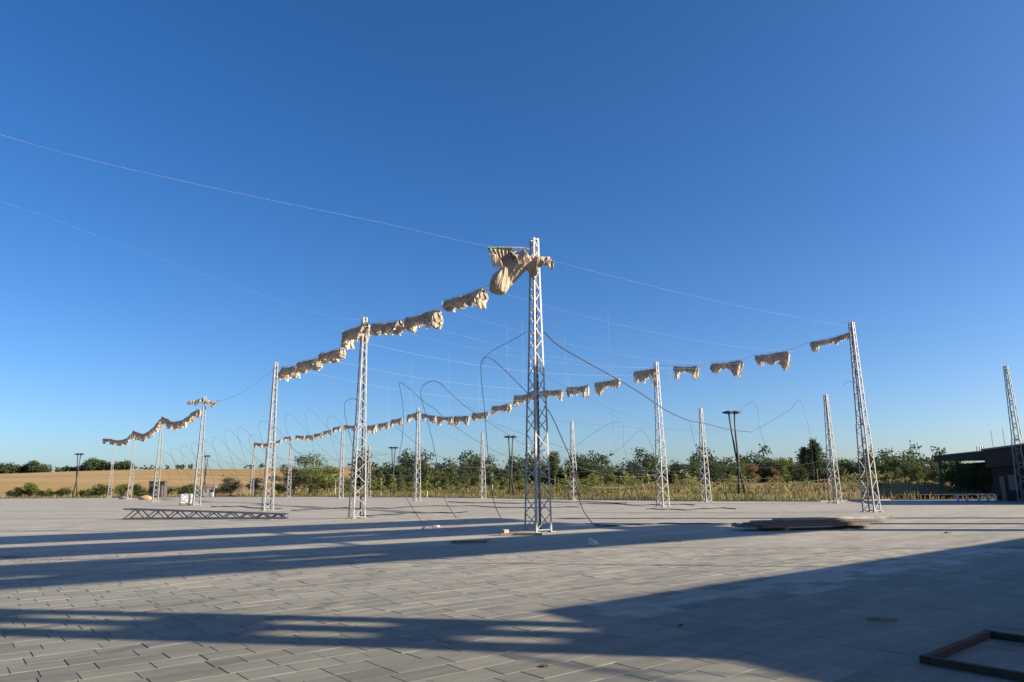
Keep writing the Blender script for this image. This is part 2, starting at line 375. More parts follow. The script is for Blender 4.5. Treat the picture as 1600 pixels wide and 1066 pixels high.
# ------------------------------------------------------------------ lattice towers
GRID = math.atan2(.566, .824)
UNIT = mesh_of('brace', [(x, y, z) for x in (-.5, .5) for y in (-.5, .5) for z in (-.5, .5)], [(0, 1, 3, 2), (4, 6, 7, 5), (0, 4, 5, 1), (2, 3, 7, 6), (0, 2, 6, 4), (1, 5, 7, 3)])
UNIT.materials.append(M['white_steel'])
_p = MB(); _p.box((0, 0, 0), (.11, .11, .012)); PLATE = mesh_of('foot_plate', _p.V, _p.F); PLATE.materials.append(M['grey_steel'])
SGN = [(-1, -1), (1, -1), (1, 1), (-1, 1)]
_legc = {}
def leg_mesh(k, segs, w, th):
    key = (k, tuple(segs), w, th)
    if key in _legc: return _legc[key]
    sx, sy = SGN[k]; m = MB()
    for (z0, h0, z1, h1) in segs:
        V = []
        for z, h in ((z0, h0), (z1, h1)):
            c = (sx*h, sy*h)
            for dx, dy in ((0, 0), (w, 0), (w, th), (th, th), (th, w), (0, w)):
                V.append((c[0]-sx*dx, c[1]-sy*dy, z))
        m.add(V, [(i, (i+1) % 6, 6+(i+1) % 6, 6+i) for i in range(6)]+[(5, 4, 3, 2, 1, 0), (6, 7, 8, 9, 10, 11)])
    me = mesh_of('leg', m.V, m.F); me.materials.append(M['white_steel']); _legc[key] = me
    return me
_latc = {}
def tower(loc, H, b, t, label, detail=True, step=.45, rz=None, group='white lattice masts', lw=.07, mat=None):
    """b, t: face width at foot and top"""
    root = empty('lattice_tower', (loc[0], loc[1], 0), GRID if rz is None else rz)
    tag(root, label, 'mast', group)
    _rl = random.Random(int(loc[0]*10)); root.rotation_euler = (_rl.uniform(-.005, .005), _rl.uniform(-.005, .005), root.rotation_euler[2])
    zs = H*step; w1 = (b+(t-b)*step)/2
    segs = [(0, b/2, zs, w1*1.04), (zs, w1*.93, H, t/2)]
    def hw(z): return segs[0][1]+(segs[0][3]-segs[0][1])*z/zs if z < zs else segs[1][1]+(segs[1][3]-segs[1][1])*(z-zs)/(H-zs)
    for k in range(4): link('leg', leg_mesh(k, segs, lw, .012), root)
    lv = [.06]
    while lv[-1] < H-.45: lv.append(lv[-1]+.60+(.40-.60)*lv[-1]/H)
    lv[-1] = H-.06
    bars = []
    for f in range(4):
        a, c = SGN[f], SGN[(f+1) % 4]
        n = Vector(((a[0]+c[0])/2, (a[1]+c[1])/2, 0))
        for i in range(len(lv)-1):
            p, q = (a, c) if i % 2 == 0 else (c, a)
            h0, h1 = hw(lv[i])-.018, hw(lv[i+1])-.018
            bars.append((Vector((p[0]*h0, p[1]*h0, lv[i])), Vector((q[0]*h1, q[1]*h1, lv[i+1])), n))
        for z in (.08, zs-.04, zs+.05, H-.05):
            h = hw(z)-.016
            bars.append((Vector((a[0]*h, a[1]*h, z)), Vector((c[0]*h, c[1]*h, z)), n))
    if detail:
        for p, q, n in bars:
            o = link('brace', UNIT, root); o.matrix_local = beam_matrix(p, q, .012, .036, (p-q).cross(n).cross(p-q) if False else n.cross(q-p))
    else:
        key = (H, b, t, step, lw)
        if key not in _latc:
            m = MB()
            for p, q, n in bars: m.beam(p, q, .012, .042, n.cross(q-p))
            me = mesh_of('lattice', m.V, m.F); me.materials.append(M['white_steel']); _latc[key] = me
        link('lattice', _latc[key], root)
    for s in SGN:
        o = link('foot_plate', PLATE, root); o.location = (s[0]*b/2*.95, s[1]*b/2*.95, .012)
    return root
ROWL = dict(A=(.88, 26.3), B=(-8.4, 39.2), C=(-18.05, 53.5), D=(-32.0, 73.5), E=(-45.8, 93.0), F=(-63.3, 119.7), G=(-82.9, 149.0))
ROWR = dict(R=(20.35, 41.5), O=(11.28, 55.0), K=(-11.4, 86.0), J=(-25.9, 108.9), I=(-41.2, 133.0), H=(-53.1, 147.2))
ROWB = dict(Q=(26.6, 60.2), P=(18.5, 70.0), N=(6.93, 83.2), M=(-4.25, 100.3), L=(-25.9, 129.6))
HT = 11.06
TL = {'A': 'tallest nearest white lattice mast in the middle with draped canvas at its top',
      'B': 'second white lattice mast of the left row, canvas bundles on both sides of its top',
      'C': 'third white lattice mast of the left row with a bare top beside the canvas line',
      'D': 'fourth white lattice mast of the left row, canvas spread like wings at its top',
      'E': 'fifth white lattice mast of the left row rising above the sagging canvas garland',
      'F': 'sixth white lattice mast of the left row near the far end of the garland',
      'G': 'farthest and leftmost white lattice mast where the left garland ends',
      'R': 'large white lattice mast at the right with a long canvas roll at its top',
      'O': 'white lattice mast of the right-hand row between canvas bundles, second nearest',
      'K': 'white lattice mast of the right-hand row left of the nearest mast, third of its row',
      'J': 'small white lattice mast just left of the second left-row mast, fourth of right-hand row',
      'I': 'small white lattice mast in front of the big round tree at its left edge',
      'H': 'smallest white lattice mast ending the right-hand row beside the third left-row mast',
      'Q': 'bare shorter lattice mast standing left of the large right-hand mast',
      'P': 'bare shorter lattice mast between the second right-row mast and the crossed lamp post',
      'N': 'bare shorter lattice mast just right of the nearest mast',
      'M': 'bare shorter lattice mast left of the nearest mast by the far lamp post',
      'L': 'bare short lattice mast partly hidden behind the second left-row mast'}
for d in (ROWL, ROWR):
    for k, p in d.items(): tower(p, HT, .72, .26, TL[k], k in 'ABCRO')
for k, p in ROWB.items(): tower(p, 9.0, .78, .26, TL[k], False, .48, group='bare shorter masts at the back')
S_ = tower((41.1, 58.4), HT, .9, .3, 'bare lattice mast cut by the right edge in front of the dark building', True, .45)
tower((-15.0, 15.4), HT, .72, .26, 'lattice mast beyond the left edge holding the upper white rope', False)
tower((-21.0, 15.6), HT, .72, .26, 'lattice mast beyond the left edge holding the lower white rope', False)

# ------------------------------------------------------------------ unseen structures to the right, shaped to throw the long shadows
SH = 1/math.tan(SUN_EL); SX, SY = math.cos(SUN_AZ), math.sin(SUN_AZ)
def lift(x, y, h): return Vector((x+SX*h*SH, y+SY*h*SH, h))
def uvp(u, v): return (.824*u-.566*v, .566*u+.824*v)
cf = empty('shadow_canopy', (37, 22, 0)); tag(cf, 'unseen slatted canopy beyond the right edge, shaped to throw parallel shadow bands', 'canopy')  # unseen canopy, its slats shaped by the shadow bands they throw
HC = 14.0
def slab(u0, u1, v0, v1, h=HC, th=.18):
    q = [lift(*uvp(u, v), h) for u, v in ((u0, v0), (u1, v0), (u1, v1), (u0, v1))]
    off = Vector((37, 22, 0)); m = MB()
    V = [p-off for p in q]+[p-off+Vector((0, 0, th)) for p in q]
    m.add(V, [(3, 2, 1, 0), (4, 5, 6, 7)]+[(i, (i+1) % 4, 4+(i+1) % 4, 4+i) for i in range(4)])
    return m.build('shadow_slat', M['grey_steel'], cf)
slab(-4, 21, 29.6, 31.9); slab(-4, 20.5, 27.5, 29.75, HC+.3)
slab(-4, 20, 23.9, 25.6); slab(-4, 8.2, 23.35, 23.95, HC+.25); slab(11, 19, 23.35, 23.95, HC+.25); slab(-4, 20, 21.3, 23.4, HC+.1)
slab(-4, 23, 18.1, 19.5); slab(-4, 2.4, 17.6, 18.15, HC+.25); slab(6.0, 23.5, 17.6, 18.15, HC+.25); slab(-4, 24, 16.9, 17.7, HC+.1); slab(1.0, 5.0, 16.3, 17.0, HC+.25); slab(8, 24.5, 16.3, 17.0, HC+.25); slab(-4, 24.5, 14.9, 16.4)
slab(19, 24, 19.4, 21.0)
for (u, v) in ((-3.8, 31.5), (20.5, 31.5), (-3.8, 25.3), (19.6, 22.0), (-3.8, 15.2), (23.5, 15.3), ):
    a = lift(*uvp(u, v), HC)-Vector((37, 22, 0)); m = MB(); m.beam((a.x, a.y, 0), (a.x, a.y, HC), .07, .07); m.build('post', M['grey_steel'], cf)
for u in (-3.4, 8, 20):
    m = MB(); m.beam(lift(*uvp(u, 14.9), HC)-Vector((37, 22, .1)), lift(*uvp(u, 31.9), HC)-Vector((37, 22, .1)), .12, .16); m.build('shadow_cross_beam', M['grey_steel'], cf)
for i_, (px_, py_, off_, hh_, w_) in enumerate(((1600, 809, 20, 15.0, .75), (1600, 818, 20, 13.5, .75), (1600, 828, 22, 12.5, .8))):  # unseen solid columns added to throw dark strips by the board pile
    g_ = gp(px_, py_); b_ = Vector((g_.x+SX*off_, g_.y+SY*off_, 0))
    cc = empty('shadow_column', b_, GRID); tag(cc, 'unseen square column added beyond the right edge, %s from the front, shading the paving near the board pile' % ('third', 'second', 'first')[i_], 'column', 'added shadow columns beyond the right edge')
    m = MB(); m.box((0, 0, hh_/2), (w_/2, w_/2, hh_/2)); m.build('shadow_shaft', M['concrete'], cc)
    m = MB(); m.box((0, 0, hh_+.15), (w_*.8, w_*.8, .15)); m.build('shadow_cap', M['concrete'], cc)
    m = MB(); m.box((0, 0, .2), (w_*.8, w_*.8, .2)); m.build('shadow_plinth', M['concrete'], cc)
# unseen hall with a flat roof, shaped to throw its shadow
HB = 7.5; K0 = lift(.25, 9.82, HB); e1 = Vector((.781, .624, 0)); e2 = Vector((.530, -.848, 0))
hall = empty('flat_roofed_hall', (K0.x, K0.y, 0)); tag(hall, 'flat-roofed hall beyond the right edge throwing the broad shadow in the foreground', 'building')
def quadbox(name, p, a, b, z0, z1, mat, parent):
    m = MB(); q = [p, p+a, p+a+b, p+b]
    V = [(v.x, v.y, z0) for v in q]+[(v.x, v.y, z1) for v in q]
    m.add(V, [(0, 1, 2, 3), (7, 6, 5, 4)]+[((i+1) % 4, i, 4+i, 4+(i+1) % 4) for i in range(4)])
    return m.build(name, mat, parent)
O0 = Vector((0, 0, 0))
quadbox('wall', e1*.4+e2*.4, e1*33, e2*22, 0, HB-.45, M['dark_wall'], hall)
quadbox('roof', O0, e1*34, e2*23, HB-.45, HB, M['fascia'], hall)
for i in range(9):
    quadbox('window', e1*(2+i*3.6)+e2*.37, e1*2.2, e2*.02, 1.0, 3.4, M['glass_dark'], hall)
# unseen three-legged pylon on the hall's roof, shaped to throw the striped shadow
nn = Vector((-SY, SX, 0)); ss = Vector((SX, SY, 0))
pb = ss*23.2+nn*0
py = empty('shadow_pylon', (pb.x, pb.y, HB)); tag(py, 'unseen slatted pylon beyond the right edge, shaped to throw the striped shadow across the foreground', 'pylon')
def npost(n0, n1, z0, z1, name, th=.12, s=0):
    quadbox(name, nn*n0+ss*s, nn*(n1-n0), ss*th, z0, z1, M['grey_steel'], py)
npost(7.34, 7.80, 0, 8.5, 'shadow_pylon_leg'); npost(8.06, 8.44, 0, 8.5, 'shadow_pylon_leg'); npost(8.66, 9.02, 0, 8.5, 'shadow_pylon_leg')
npost(7.345, 9.015, 0, 1.35, 'shade_plate', .06, .03)  # plate added to keep the lower pylon's shadow solid
rp = random.Random(4)
for g0, g1, ph in ((7.79, 8.07, .2), (8.43, 8.67, .75)):
    z = ph
    while z < 8.3:
        L = rp.uniform(.35, .75); npost(g0, g1, z, min(z+L, 8.5), 'shadow_cross_plate', .10, .01); z += L+rp.uniform(.35, .7)
for (a, b, h, r) in (((-1.2, 8.15), (2.6, 5.4), 9.0, .035), ((.9, 6.75), (4.0, 6.2), 9.0, .022)):
    m = MB(); m.tube(sagline(lift(*a, h), lift(*b, h), .02, 6), r, 5)
    tag(m.build('shadow_cable', M['black_rubber']), 'unseen dark cable strung beyond the right edge, %s of two shadowing the near slabs' % ('thicker' if r > .03 else 'thinner'), 'cable', 'unseen cables beside the hall')

# ------------------------------------------------------------------ canvas bundles
def bundle(P, Q, d, seed, label, group, legs=(.9, .9), thick=1.0, gap=0.0):
    """gathered awning cloth hung from a rope: pleated roll with drooping sleeves and a ragged hem"""
    r_ = random.Random(seed); P, Q = Vector(P), Vector(Q); P, Q = P.lerp(Q, .045+gap), P.lerp(Q, .94-gap); ax = Q-P; L = ax.length; ax.normalize()
    side = Vector((ax.y, -ax.x, 0)).normalized(); m_, n_ = max(50, min(110, int(L*30))), 22
    ph = [r_.uniform(0, 6.28) for _ in range(14)]
    la, lb = legs; pa, pb_ = r_.uniform(.07, .14), r_.uniform(.85, .92); wa, wb = r_.uniform(.05, .09), r_.uniform(.05, .10)
    lobes = [(r_.uniform(.2, .8), r_.uniform(.03, .08), r_.uniform(.1, .4)) for _ in range(r_.randint(2, 5))]
    V = []; base = (P+Q)/2; bot = []
    f1, f2, f3 = 6.28*L/r_.uniform(.34, .5)/d**.5, 6.28*L/r_.uniform(.16, .24)/d**.5, 6.28*L/r_.uniform(.7, 1.1)
    rid = lambda x: 1-2*abs(math.sin(x))**.7
    for i in range(m_+1):
        s = i/m_
        leg = la*math.exp(-abs((s-pa)/wa)**2.6)+lb*math.exp(-abs((s-pb_)/wb)**2.6)+sum(a*math.exp(-((s-c)/w)**2) for c, w, a in lobes)
        endt = min(1, min(s, 1-s)/.03+.45)
        lump = .5+.5*math.sin(f3*s+ph[0])*math.cos(f3*.6*s+ph[1])
        full = d*(.29+.15*lump+.66*leg)*endt*(1+.07*rid(f1*s*.5+ph[2])+.05*math.sin(f2*s+ph[3]))
        wid = d*thick*(.15+.06*lump+.07*min(leg, 1))*endt
        c = P.lerp(Q, s)-Vector((0, 0, .05*math.sin(math.pi*s)+.05*d*(1-lump)))
        for k in range(n_):
            th = 2*math.pi*k/n_; z = math.cos(th); x = math.sin(th); low = (1-z)/2
            fold = .26*rid(f1*s*.5+ph[4]+.9*math.sin(th+ph[5])+1.2*low)+.13*math.sin(f2*s+ph[6]+2*th)
            cross = .12*rid(th*2.5+ph[7]+3*math.sin(s*5+ph[8]))
            xx = x*wid*(.7+.5*low)*(1+fold*(.35+.8*low)+cross)+d*.12*math.sin(s*8+ph[9])*low
            zz = -low*full*(1+.05*math.sin(f2*s*.8+th+ph[10]))+.05*d*fold*low
            V.append(c+side*xx+Vector((0, 0, zz))+ax*(.07*d*math.sin(th*2+s*11+ph[11])*low)-base)
        bot.append((c, full, wid))
    Fs = [(i*n_+k, i*n_+(k+1) % n_, (i+1)*n_+(k+1) % n_, (i+1)*n_+k) for i in range(m_) for k in range(n_)]
    Fs += [tuple(range(n_)), tuple(m_*n_+k for k in range(n_))[::-1]]
    root = empty('canvas_bundle', base); tag(root, label, 'canvas', group)
    link('cloth', mesh_of('cloth', V, Fs, True), root, M['canvas'])
    # pale frilled hem below the roll: one continuous wavy strip on each side
    for sg in (-1, 1):
        HV = []; NS = m_*2; p0, p1 = r_.uniform(0, 6), r_.uniform(0, 6)
        for i in range(NS+1):
            s = i/NS; k = s*m_; i0 = min(m_-1, int(k)); f = k-i0
            c = bot[i0][0].lerp(bot[i0+1][0], f); full = bot[i0][1]*(1-f)+bot[i0+1][1]*f; wid = bot[i0][2]*(1-f)+bot[i0+1][2]*f
            w = math.sin(f2*1.3*s+p0); w2 = math.sin(f1*s+p1)
            dp = d*(.035+.05*w2+.04*w)*(1 if .04 < s < .96 else .3)
            a = c-Vector((0, 0, full*.80))+side*sg*wid*.95; b = c-Vector((0, 0, full*.93+max(dp, .01*d)))+side*(sg*wid*(.75+.35*w)+d*.05*w2)
            HV += [a-base, b-base]
        link('hem', mesh_of('hem', HV, [(2*i, 2*i+2, 2*i+3, 2*i+1) for i in range(NS)], True), root, M['canvas_hem'])
    return root
def rowb(row, items, gname, d0, seed0, desc):
    out = []
    for i, it in enumerate(items):
        x0, y0, x1, y1, hpx = it[:5]; pl = it[5]
        P = onplane(x0, y0, *pl); Q = onplane(x1, y1, *pl)
        dep = (P.y+Q.y)/2; d = hpx/1110*dep*1.05
        legs = it[6] if len(it) > 6 else (.9, .9)
        out.append((P, Q)); bundle(P, Q, d, seed0+i, desc(i), gname, legs, it[7] if len(it) > 7 else 1, .045 if seed0 == 100 else 0.0)
    return out
ORD = ['first', 'second', 'third', 'fourth', 'fifth', 'sixth', 'seventh', 'eighth', 'ninth', 'tenth', 'eleventh', 'twelfth', 'thirteenth', 'fourteenth', 'fifteenth', 'sixteenth', 'seventeenth', 'eighteenth', 'nineteenth', 'twentieth', 'twenty-first', 'twenty-second', 'twenty-third', 'twenty-fourth']
pAB = (ROWL['A'], ROWL['B']); pBC = (ROWL['B'], ROWL['C']); pDE = (ROWL['D'], ROWL['E']); pEF = (ROWL['E'], ROWL['F']); pFG = (ROWL['F'], ROWL['G'])
LB = [(691, 470, 762, 447, 34, pAB, (.35, .7), 1.5), (631, 497, 691, 480, 32, pAB, (.6, .8), 1.5), (579, 505, 632, 499, 27, pAB, (.5, .5), 1.5),
      (537, 517, 578, 502, 33, pBC, (.9, .5), 1.3), (500, 552, 540, 541, 27, pBC, (.4, .3), 1.5), (466, 565, 502, 557, 26, pBC, (.6, .4), 1.5), (440, 573, 468, 570, 22, pBC, (.8, .8), 1.4)]
rowb(ROWL, LB, 'canvas bundles hanging in the left row', 1, 100,
     lambda i: 'gathered grey-brown canvas bundle, %s from the nearest mast along the left row' % ORD[i])
LD = [(292, 626, 318, 622, 12, (ROWL['D'], (ROWL['D'][0]-10, ROWL['D'][1]-.01)), (.3, .2)), (315, 622, 341, 628, 12, (ROWL['D'], (ROWL['D'][0]-10, ROWL['D'][1]-.01)), (.2, .3)),
      (299, 645, 312, 638, 13, pDE), (288, 654, 300, 646, 13, pDE), (276, 658, 289, 655, 13, pDE), (264, 657, 277, 659, 13, pDE), (254, 650, 266, 656, 12, pDE),
      (246, 661, 254, 652, 13, pEF), (236, 671, 247, 661, 12, pEF), (225, 678, 237, 671, 11, pEF), (216, 676, 226, 678, 11, pEF), (208, 672, 217, 676, 10, pEF),
      (199, 684, 207, 676, 9, pFG), (188, 688, 200, 684, 9, pFG), (177, 687, 189, 688, 8, pFG), (161, 685, 178, 686, 8, pFG)]
rowb(ROWL, LD, 'canvas garland at the far end of the left row', 1, 200,
     lambda i: 'small canvas bundle of the far left garland, %s counted from its highest mast' % ORD[i])
pRO = (ROWR['R'], ROWR['O']); pOK = (ROWR['O'], ROWR['K']); pKJ = (ROWR['K'], ROWR['J']); pJI = (ROWR['J'], ROWR['I']); pIH = (ROWR['I'], ROWR['H'])
RB = [(1264, 535, 1330, 519, 19, pRO, (.8, .05), .8), (1178, 555, 1236, 546, 28, pRO, (.45, .9), .9), (1111, 567, 1161, 562, 25, pRO, (.5, .9), .9), (1051, 572, 1093, 571, 20, pRO, (.9, .9), .9),
      (989, 580, 1029, 573, 25, pOK, (.6, 1.2), .9), (927, 598, 970, 590, 21, pOK, (.8, .4), .9), (885, 605, 921, 601, 19, pOK, (.6, .9)), (848, 609, 880, 608, 17, pOK, (.6, .9)), (803, 618, 836, 613, 18, pOK, (.9, .3)), (768, 635, 799, 629, 19, pOK, (.4, .4)),
      (738, 645, 764, 643, 15, pOK, (.5, .5)), (710, 650, 734, 649, 14, pOK), (682, 650, 709, 651, 13, pOK), (659, 645, 682, 650, 12, pOK),
      (638, 648, 656, 642, 13, pKJ), (611, 656, 630, 652, 11, pKJ), (591, 662, 608, 659, 10, pKJ), (573, 665, 588, 663, 13, pKJ), (537, 664, 556, 665, 8, pJI), (521, 668, 534, 665, 8, pJI),
      (505, 674, 518, 671, 8, pJI), (491, 678, 503, 676, 8, pJI), (478, 680, 490, 680, 8, pJI), (462, 680, 476, 681, 7, pJI)]
rowb(ROWR, RB, 'canvas bundles hanging in the right-hand row', 1, 300,
     lambda i: 'tan canvas bundle, %s from the large right mast along the right-hand row' % ORD[i])
RC = [(444, 683, 456, 681, 7, pIH), (430, 690, 440, 686, 7, pIH), (412, 693, 427, 692, 7, pIH), (397, 691, 411, 693, 7, pIH)]
rowb(ROWR, RC, 'canvas bundles hanging in the right-hand row', 1, 400,
     lambda i: 'tiny canvas bundle at the far end of the right-hand row, %s before the last mast' % ORD[3-i])

# draped sheet at the nearest mast
pA = ((-3, 25.6), (3.5, 26.0))
def PA(x, y, dy=0.0): return onplane(x, y, pA[0], pA[1])+Vector((0, dy, 0))
sheet = empty('draped_canvas', PA(795, 410)); tag(sheet, 'large draped canvas sheet knotted at the top of the nearest mast, white underside showing', 'canvas')
s0 = Vector(sheet.location)
def sheetmesh(name, top, botl, mat, pleat, amp, n=48, m=14, seed=1, th=.0):
    rr = random.Random(seed); V = []; p1, p2 = rr.uniform(0, 6), rr.uniform(0, 6)
    T = smoothpts(top, 12); B = smoothpts(botl, 12)
    pick = lambda C, s: C[min(len(C)-1, int(s*(len(C)-1)))].lerp(C[min(len(C)-1, int(s*(len(C)-1))+1)], s*(len(C)-1) % 1)
    for i in range(n+1):
        s = i/n; a, b = pick(T, s), pick(B, s)
        for j in range(m+1):
            t = j/m; p = a.lerp(b, t)
            w = math.sin(pleat*6.28*s+p1+.8*math.sin(3*t+p2))*amp*(.35+.65*math.sin(math.pi*min(1, t+.15)))+amp*.8*math.sin(5*s+4*t+p2)
            V.append(p+Vector((0, w, .25*w))-s0)
    Fs = [(i*(m+1)+j, (i+1)*(m+1)+j, (i+1)*(m+1)+j+1, i*(m+1)+j+1) for i in range(n) for j in range(m)]
    o = link(name, mesh_of(name, V, Fs, True), sheet, mat)
    sd_ = o.modifiers.new('s', 'SOLIDIFY'); sd_.thickness = .02
    return o
sheetmesh('fan', [PA(762, 389), PA(785, 391), PA(806, 392)], [PA(783, 420), PA(788, 421), PA(794, 420)], M['canvas_sun'], 7, .07, seed=3)
sheetmesh('pale_flap', [PA(765, 398, -.16), PA(775, 401, -.2), PA(784, 411, -.2)], [PA(771, 419, -.1), PA(778, 419.5, -.12), PA(787, 420, -.1)], M['pale_cloth'], 1, .03, seed=5)
b_ = bundle(PA(797, 389, .1), PA(866, 400, .05), 1.35, 21, None, None, (.2, -.1), 1.0)
for key in ('label', 'category', 'group'):
    if key in b_: del b_[key]
for ch in list(b_.children):
    if ch.name.startswith('cloth'):
        ch.name = 'roll'; ch.data.materials.clear(); ch.data.materials.append(M['canvas_sun']); off = b_.location-s0; ch.parent = sheet; ch.location = off
    else: bpy.data.objects.remove(ch)
bpy.data.objects.remove(b_)
def lathe_tail(name, pts, rad, seed, pleat=9, amp=.14):
    pts = smoothpts(pts, 6); rr = random.Random(seed); n = 30; V = []; N = len(pts)
    R_ = [np.interp(i/(N-1), np.linspace(0, 1, len(rad)), rad) for i in range(N)]
    p1 = rr.uniform(0, 6)
    for i, p in enumerate(pts):
        d = (pts[min(i+1, N-1)]-pts[max(i-1, 0)]).normalized(); x = d.cross(Vector((0, 1, 0))).normalized(); y = d.cross(x)
        for k in range(n):
            a = k*2*math.pi/n; r = R_[i]*(1+amp*math.sin(pleat*a+p1+i*.15)+.08*math.sin(2*a+i*.3))
            V.append(p+x*math.cos(a)*r+y*math.sin(a)*r-s0)
    Fs = [(i*n+k, i*n+(k+1) % n, (i+1)*n+(k+1) % n, (i+1)*n+k) for i in range(N-1) for k in range(n)]+[tuple(range(n))[::-1], tuple((N-1)*n+k for k in range(n))]
    return link(name, mesh_of(name, V, Fs, True), sheet, M['canvas_sun'])
lathe_tail('tail', [PA(789, 417), PA(786, 428), PA(780, 444), PA(777, 457)], [.10, .17, .30, .36, .30], 4)
lathe_tail('shoulder', [PA(786, 445, .2), PA(798, 427, .2), PA(812, 410, .15), PA(826, 401, .1)], [.18, .28, .34, .36], 6)
gt = MB(); gt.tube([PA(762, 388)-s0, PA(780, 389)-s0, PA(800, 389)-s0], .06, 6); gt.build('green_edge', M['green_tape'], sheet)
gt = MB(); gt.tube([PA(780, 387.5, -.06)-s0, PA(806, 388, -.06)-s0, PA(828, 390, -.06)-s0], .03, 6); gt.build('white_edge', M['canvas_hem'], sheet)

# ------------------------------------------------------------------ ropes
def rope(pts, r, label, group, mat='rope', name='rope', n=4):
    m = MB(); m.tube(pts, r, n); return tag(m.build(name, M[mat]), label, 'rope' if mat == 'rope' else 'cable', group)
def top(row, k, z=HT-.45): return Vector((row[k][0], row[k][1], z))
def mainrope(pl_items, ends, label):
    pts = [ends[0]]
    for it in pl_items:
        a = onplane(it[2], it[3], *it[5]); b = onplane(it[0], it[1], *it[5]); pts += [a, b]
    pts.append(ends[1])
    rope(pts, .010, label, 'ropes carrying the canvas')
mainrope(LB[:3], (top(ROWL, 'A', 10.2), top(ROWL, 'B', 10.6)), 'rope carrying the canvas between the nearest mast and the second left mast')
mainrope(LB[3:], (top(ROWL, 'B', 10.6), top(ROWL, 'C', 10.6)), 'rope carrying the canvas between the second and third masts of the left row')
rope(sagline(top(ROWL, 'C', 10.7), top(ROWL, 'D', 10.6), .9), .014, 'bare rope between the third and fourth masts of the left row', 'ropes carrying the canvas')
mainrope(LD[2:7], (top(ROWL, 'D', 10), top(ROWL, 'E', 10.7)), 'rope carrying the garland between the fourth and fifth masts of the left row')
mainrope(LD[7:12], (top(ROWL, 'E', 10.5), top(ROWL, 'F', 10.8)), 'rope carrying the garland between the fifth and sixth masts of the left row')
mainrope(LD[12:], (top(ROWL, 'F', 10.5), top(ROWL, 'G', 10.9)), 'rope carrying the garland to the farthest mast of the left row')
mainrope(RB[:4], (top(ROWR, 'R', 10.5), top(ROWR, 'O', 10.8)), 'rope carrying the canvas between the large right mast and the next')
mainrope(RB[4:14], (top(ROWR, 'O', 10.8), top(ROWR, 'K', 10.6)), 'rope carrying the canvas across the middle of the picture behind the nearest mast')
mainrope(RB[14:18], (top(ROWR, 'K', 10.6), top(ROWR, 'J', 10.6)), 'rope carrying the canvas between the third and fourth masts of the right-hand row')
mainrope(RB[18:], (top(ROWR, 'J', 10.6), top(ROWR, 'I', 10.6)), 'rope carrying the canvas between the fourth and fifth masts of the right-hand row')
mainrope(RC, (top(ROWR, 'I', 10.6), top(ROWR, 'H', 10.6)), 'rope carrying the last tiny canvas bundles of the right-hand row')
wr = .0028
rope(smoothpts([top(ROWL, 'A', 10.72), PA(760, 384), atY(600, 349, 23.5), atY(400, 308, 21.3), atY(150, 252, 19.0), atY(0, 210, 17.9), Vector((-15.0, 15.4, 10.9))], 6), wr, 'white rope from the nearest mast climbing to the upper left edge', 'white ropes across the sky')
rope(smoothpts([top(ROWL, 'B', 10.9), atY(500, 491, 35), atY(320, 430, 29.5), atY(150, 368, 25.6), atY(0, 315, 22.8), Vector((-21.0, 15.6, 10.9))], 6), .0012, 'thin white rope from the second left mast to the left edge below the other', 'white ropes across the sky')
rope(sagline(top(ROWL, 'A', 10.35), top(ROWR, 'R', 10.8), .25), wr, 'white rope from the nearest mast to the large right mast, highest on the right', 'white ropes across the sky')
def rp_pt(P, Q, f, sag): return Vector(P).lerp(Vector(Q), f)-Vector((0, 0, 4*sag*f*(1-f)))
k = 0
for f, sg in ((.22, .55), (.45, .9), (.68, .9), (.9, .8)):
    a = rp_pt(top(ROWL, 'A', 10.2), top(ROWL, 'B', 10.6), f, .55); b = rp_pt(top(ROWR, 'R', 10.5), top(ROWR, 'O', 10.8), f*.95+.03, .95)
    rope(sagline(a, b, sg), wr*.9, 'white crossing rope, %s below the highest one right of the nearest mast' % ORD[k], 'white ropes across the sky'); k += 1
for f, sg in ((.15, .7), (.45, .7), (.8, .7)):
    a = rp_pt(top(ROWL, 'B', 10.6), top(ROWL, 'C', 10.6), f, .6); b = rp_pt(top(ROWR, 'O', 10.8), (-.06, 70.5, 9.6), f, .4)
    rope(sagline(a, b, sg), .005, 'faint white crossing rope behind the nearest mast, %s of three from above' % ORD[int(f*3.2)], 'faint ropes between the middle masts')
for i, (a, b) in enumerate((('Q', 'P'), ('P', 'N'), ('N', 'M'), ('M', 'L'))):
    rope(sagline(top(ROWB, a, 3.6), top(ROWB, b, 3.6), .55), .014, 'sagging white line low between the bare back masts, %s span from the right' % ORD[i], 'white lines between the back masts')

# ------------------------------------------------------------------ black cables
def cable(px, Y, r, label, group=None, dy=None, name='power_cable', mat='black_rubber'):
    if not isinstance(Y, (list, tuple)): Y = [Y]*len(px)
    pts = smoothpts([atY(x, y, d) for (x, y), d in zip(px, Y)], 7)
    for p in pts: p.z = max(p.z, r*.9)
    m = MB(); m.tube(pts, r, 5); return tag(m.build(name, M[mat]), label, 'cable', group)
G1 = 'black cables looping between the masts'
cable([(850, 519), (880, 545), (960, 590), (1000, 614), (1040, 641), (1075, 657), (1092, 660), (1110, 664), (1143, 672), (1173, 675)], [26.5, 28, 33, 36, 40, 44, 46, 48, 53, 60], .024, 'long black cable sloping from the nearest mast to the crossed lamp post', G1)
cable([(822, 519), (800, 532), (775, 545), (760, 556), (753, 570)], [26.5, 28, 30.5, 33.5, 34.5], .011, 'thin black cable leaving the nearest mast to the left', G1)
cable([(850, 634), (862, 650), (880, 690), (893, 722), (903, 770), (911, 797), (930, 821), (950, 822.5), (968, 821)], [26.6, 27, 28.5, 29.5, 29.6, 29.4, 28.6, 28.3, 28.7], .017, 'black cable falling from the right leg of the nearest mast to the paving', G1)
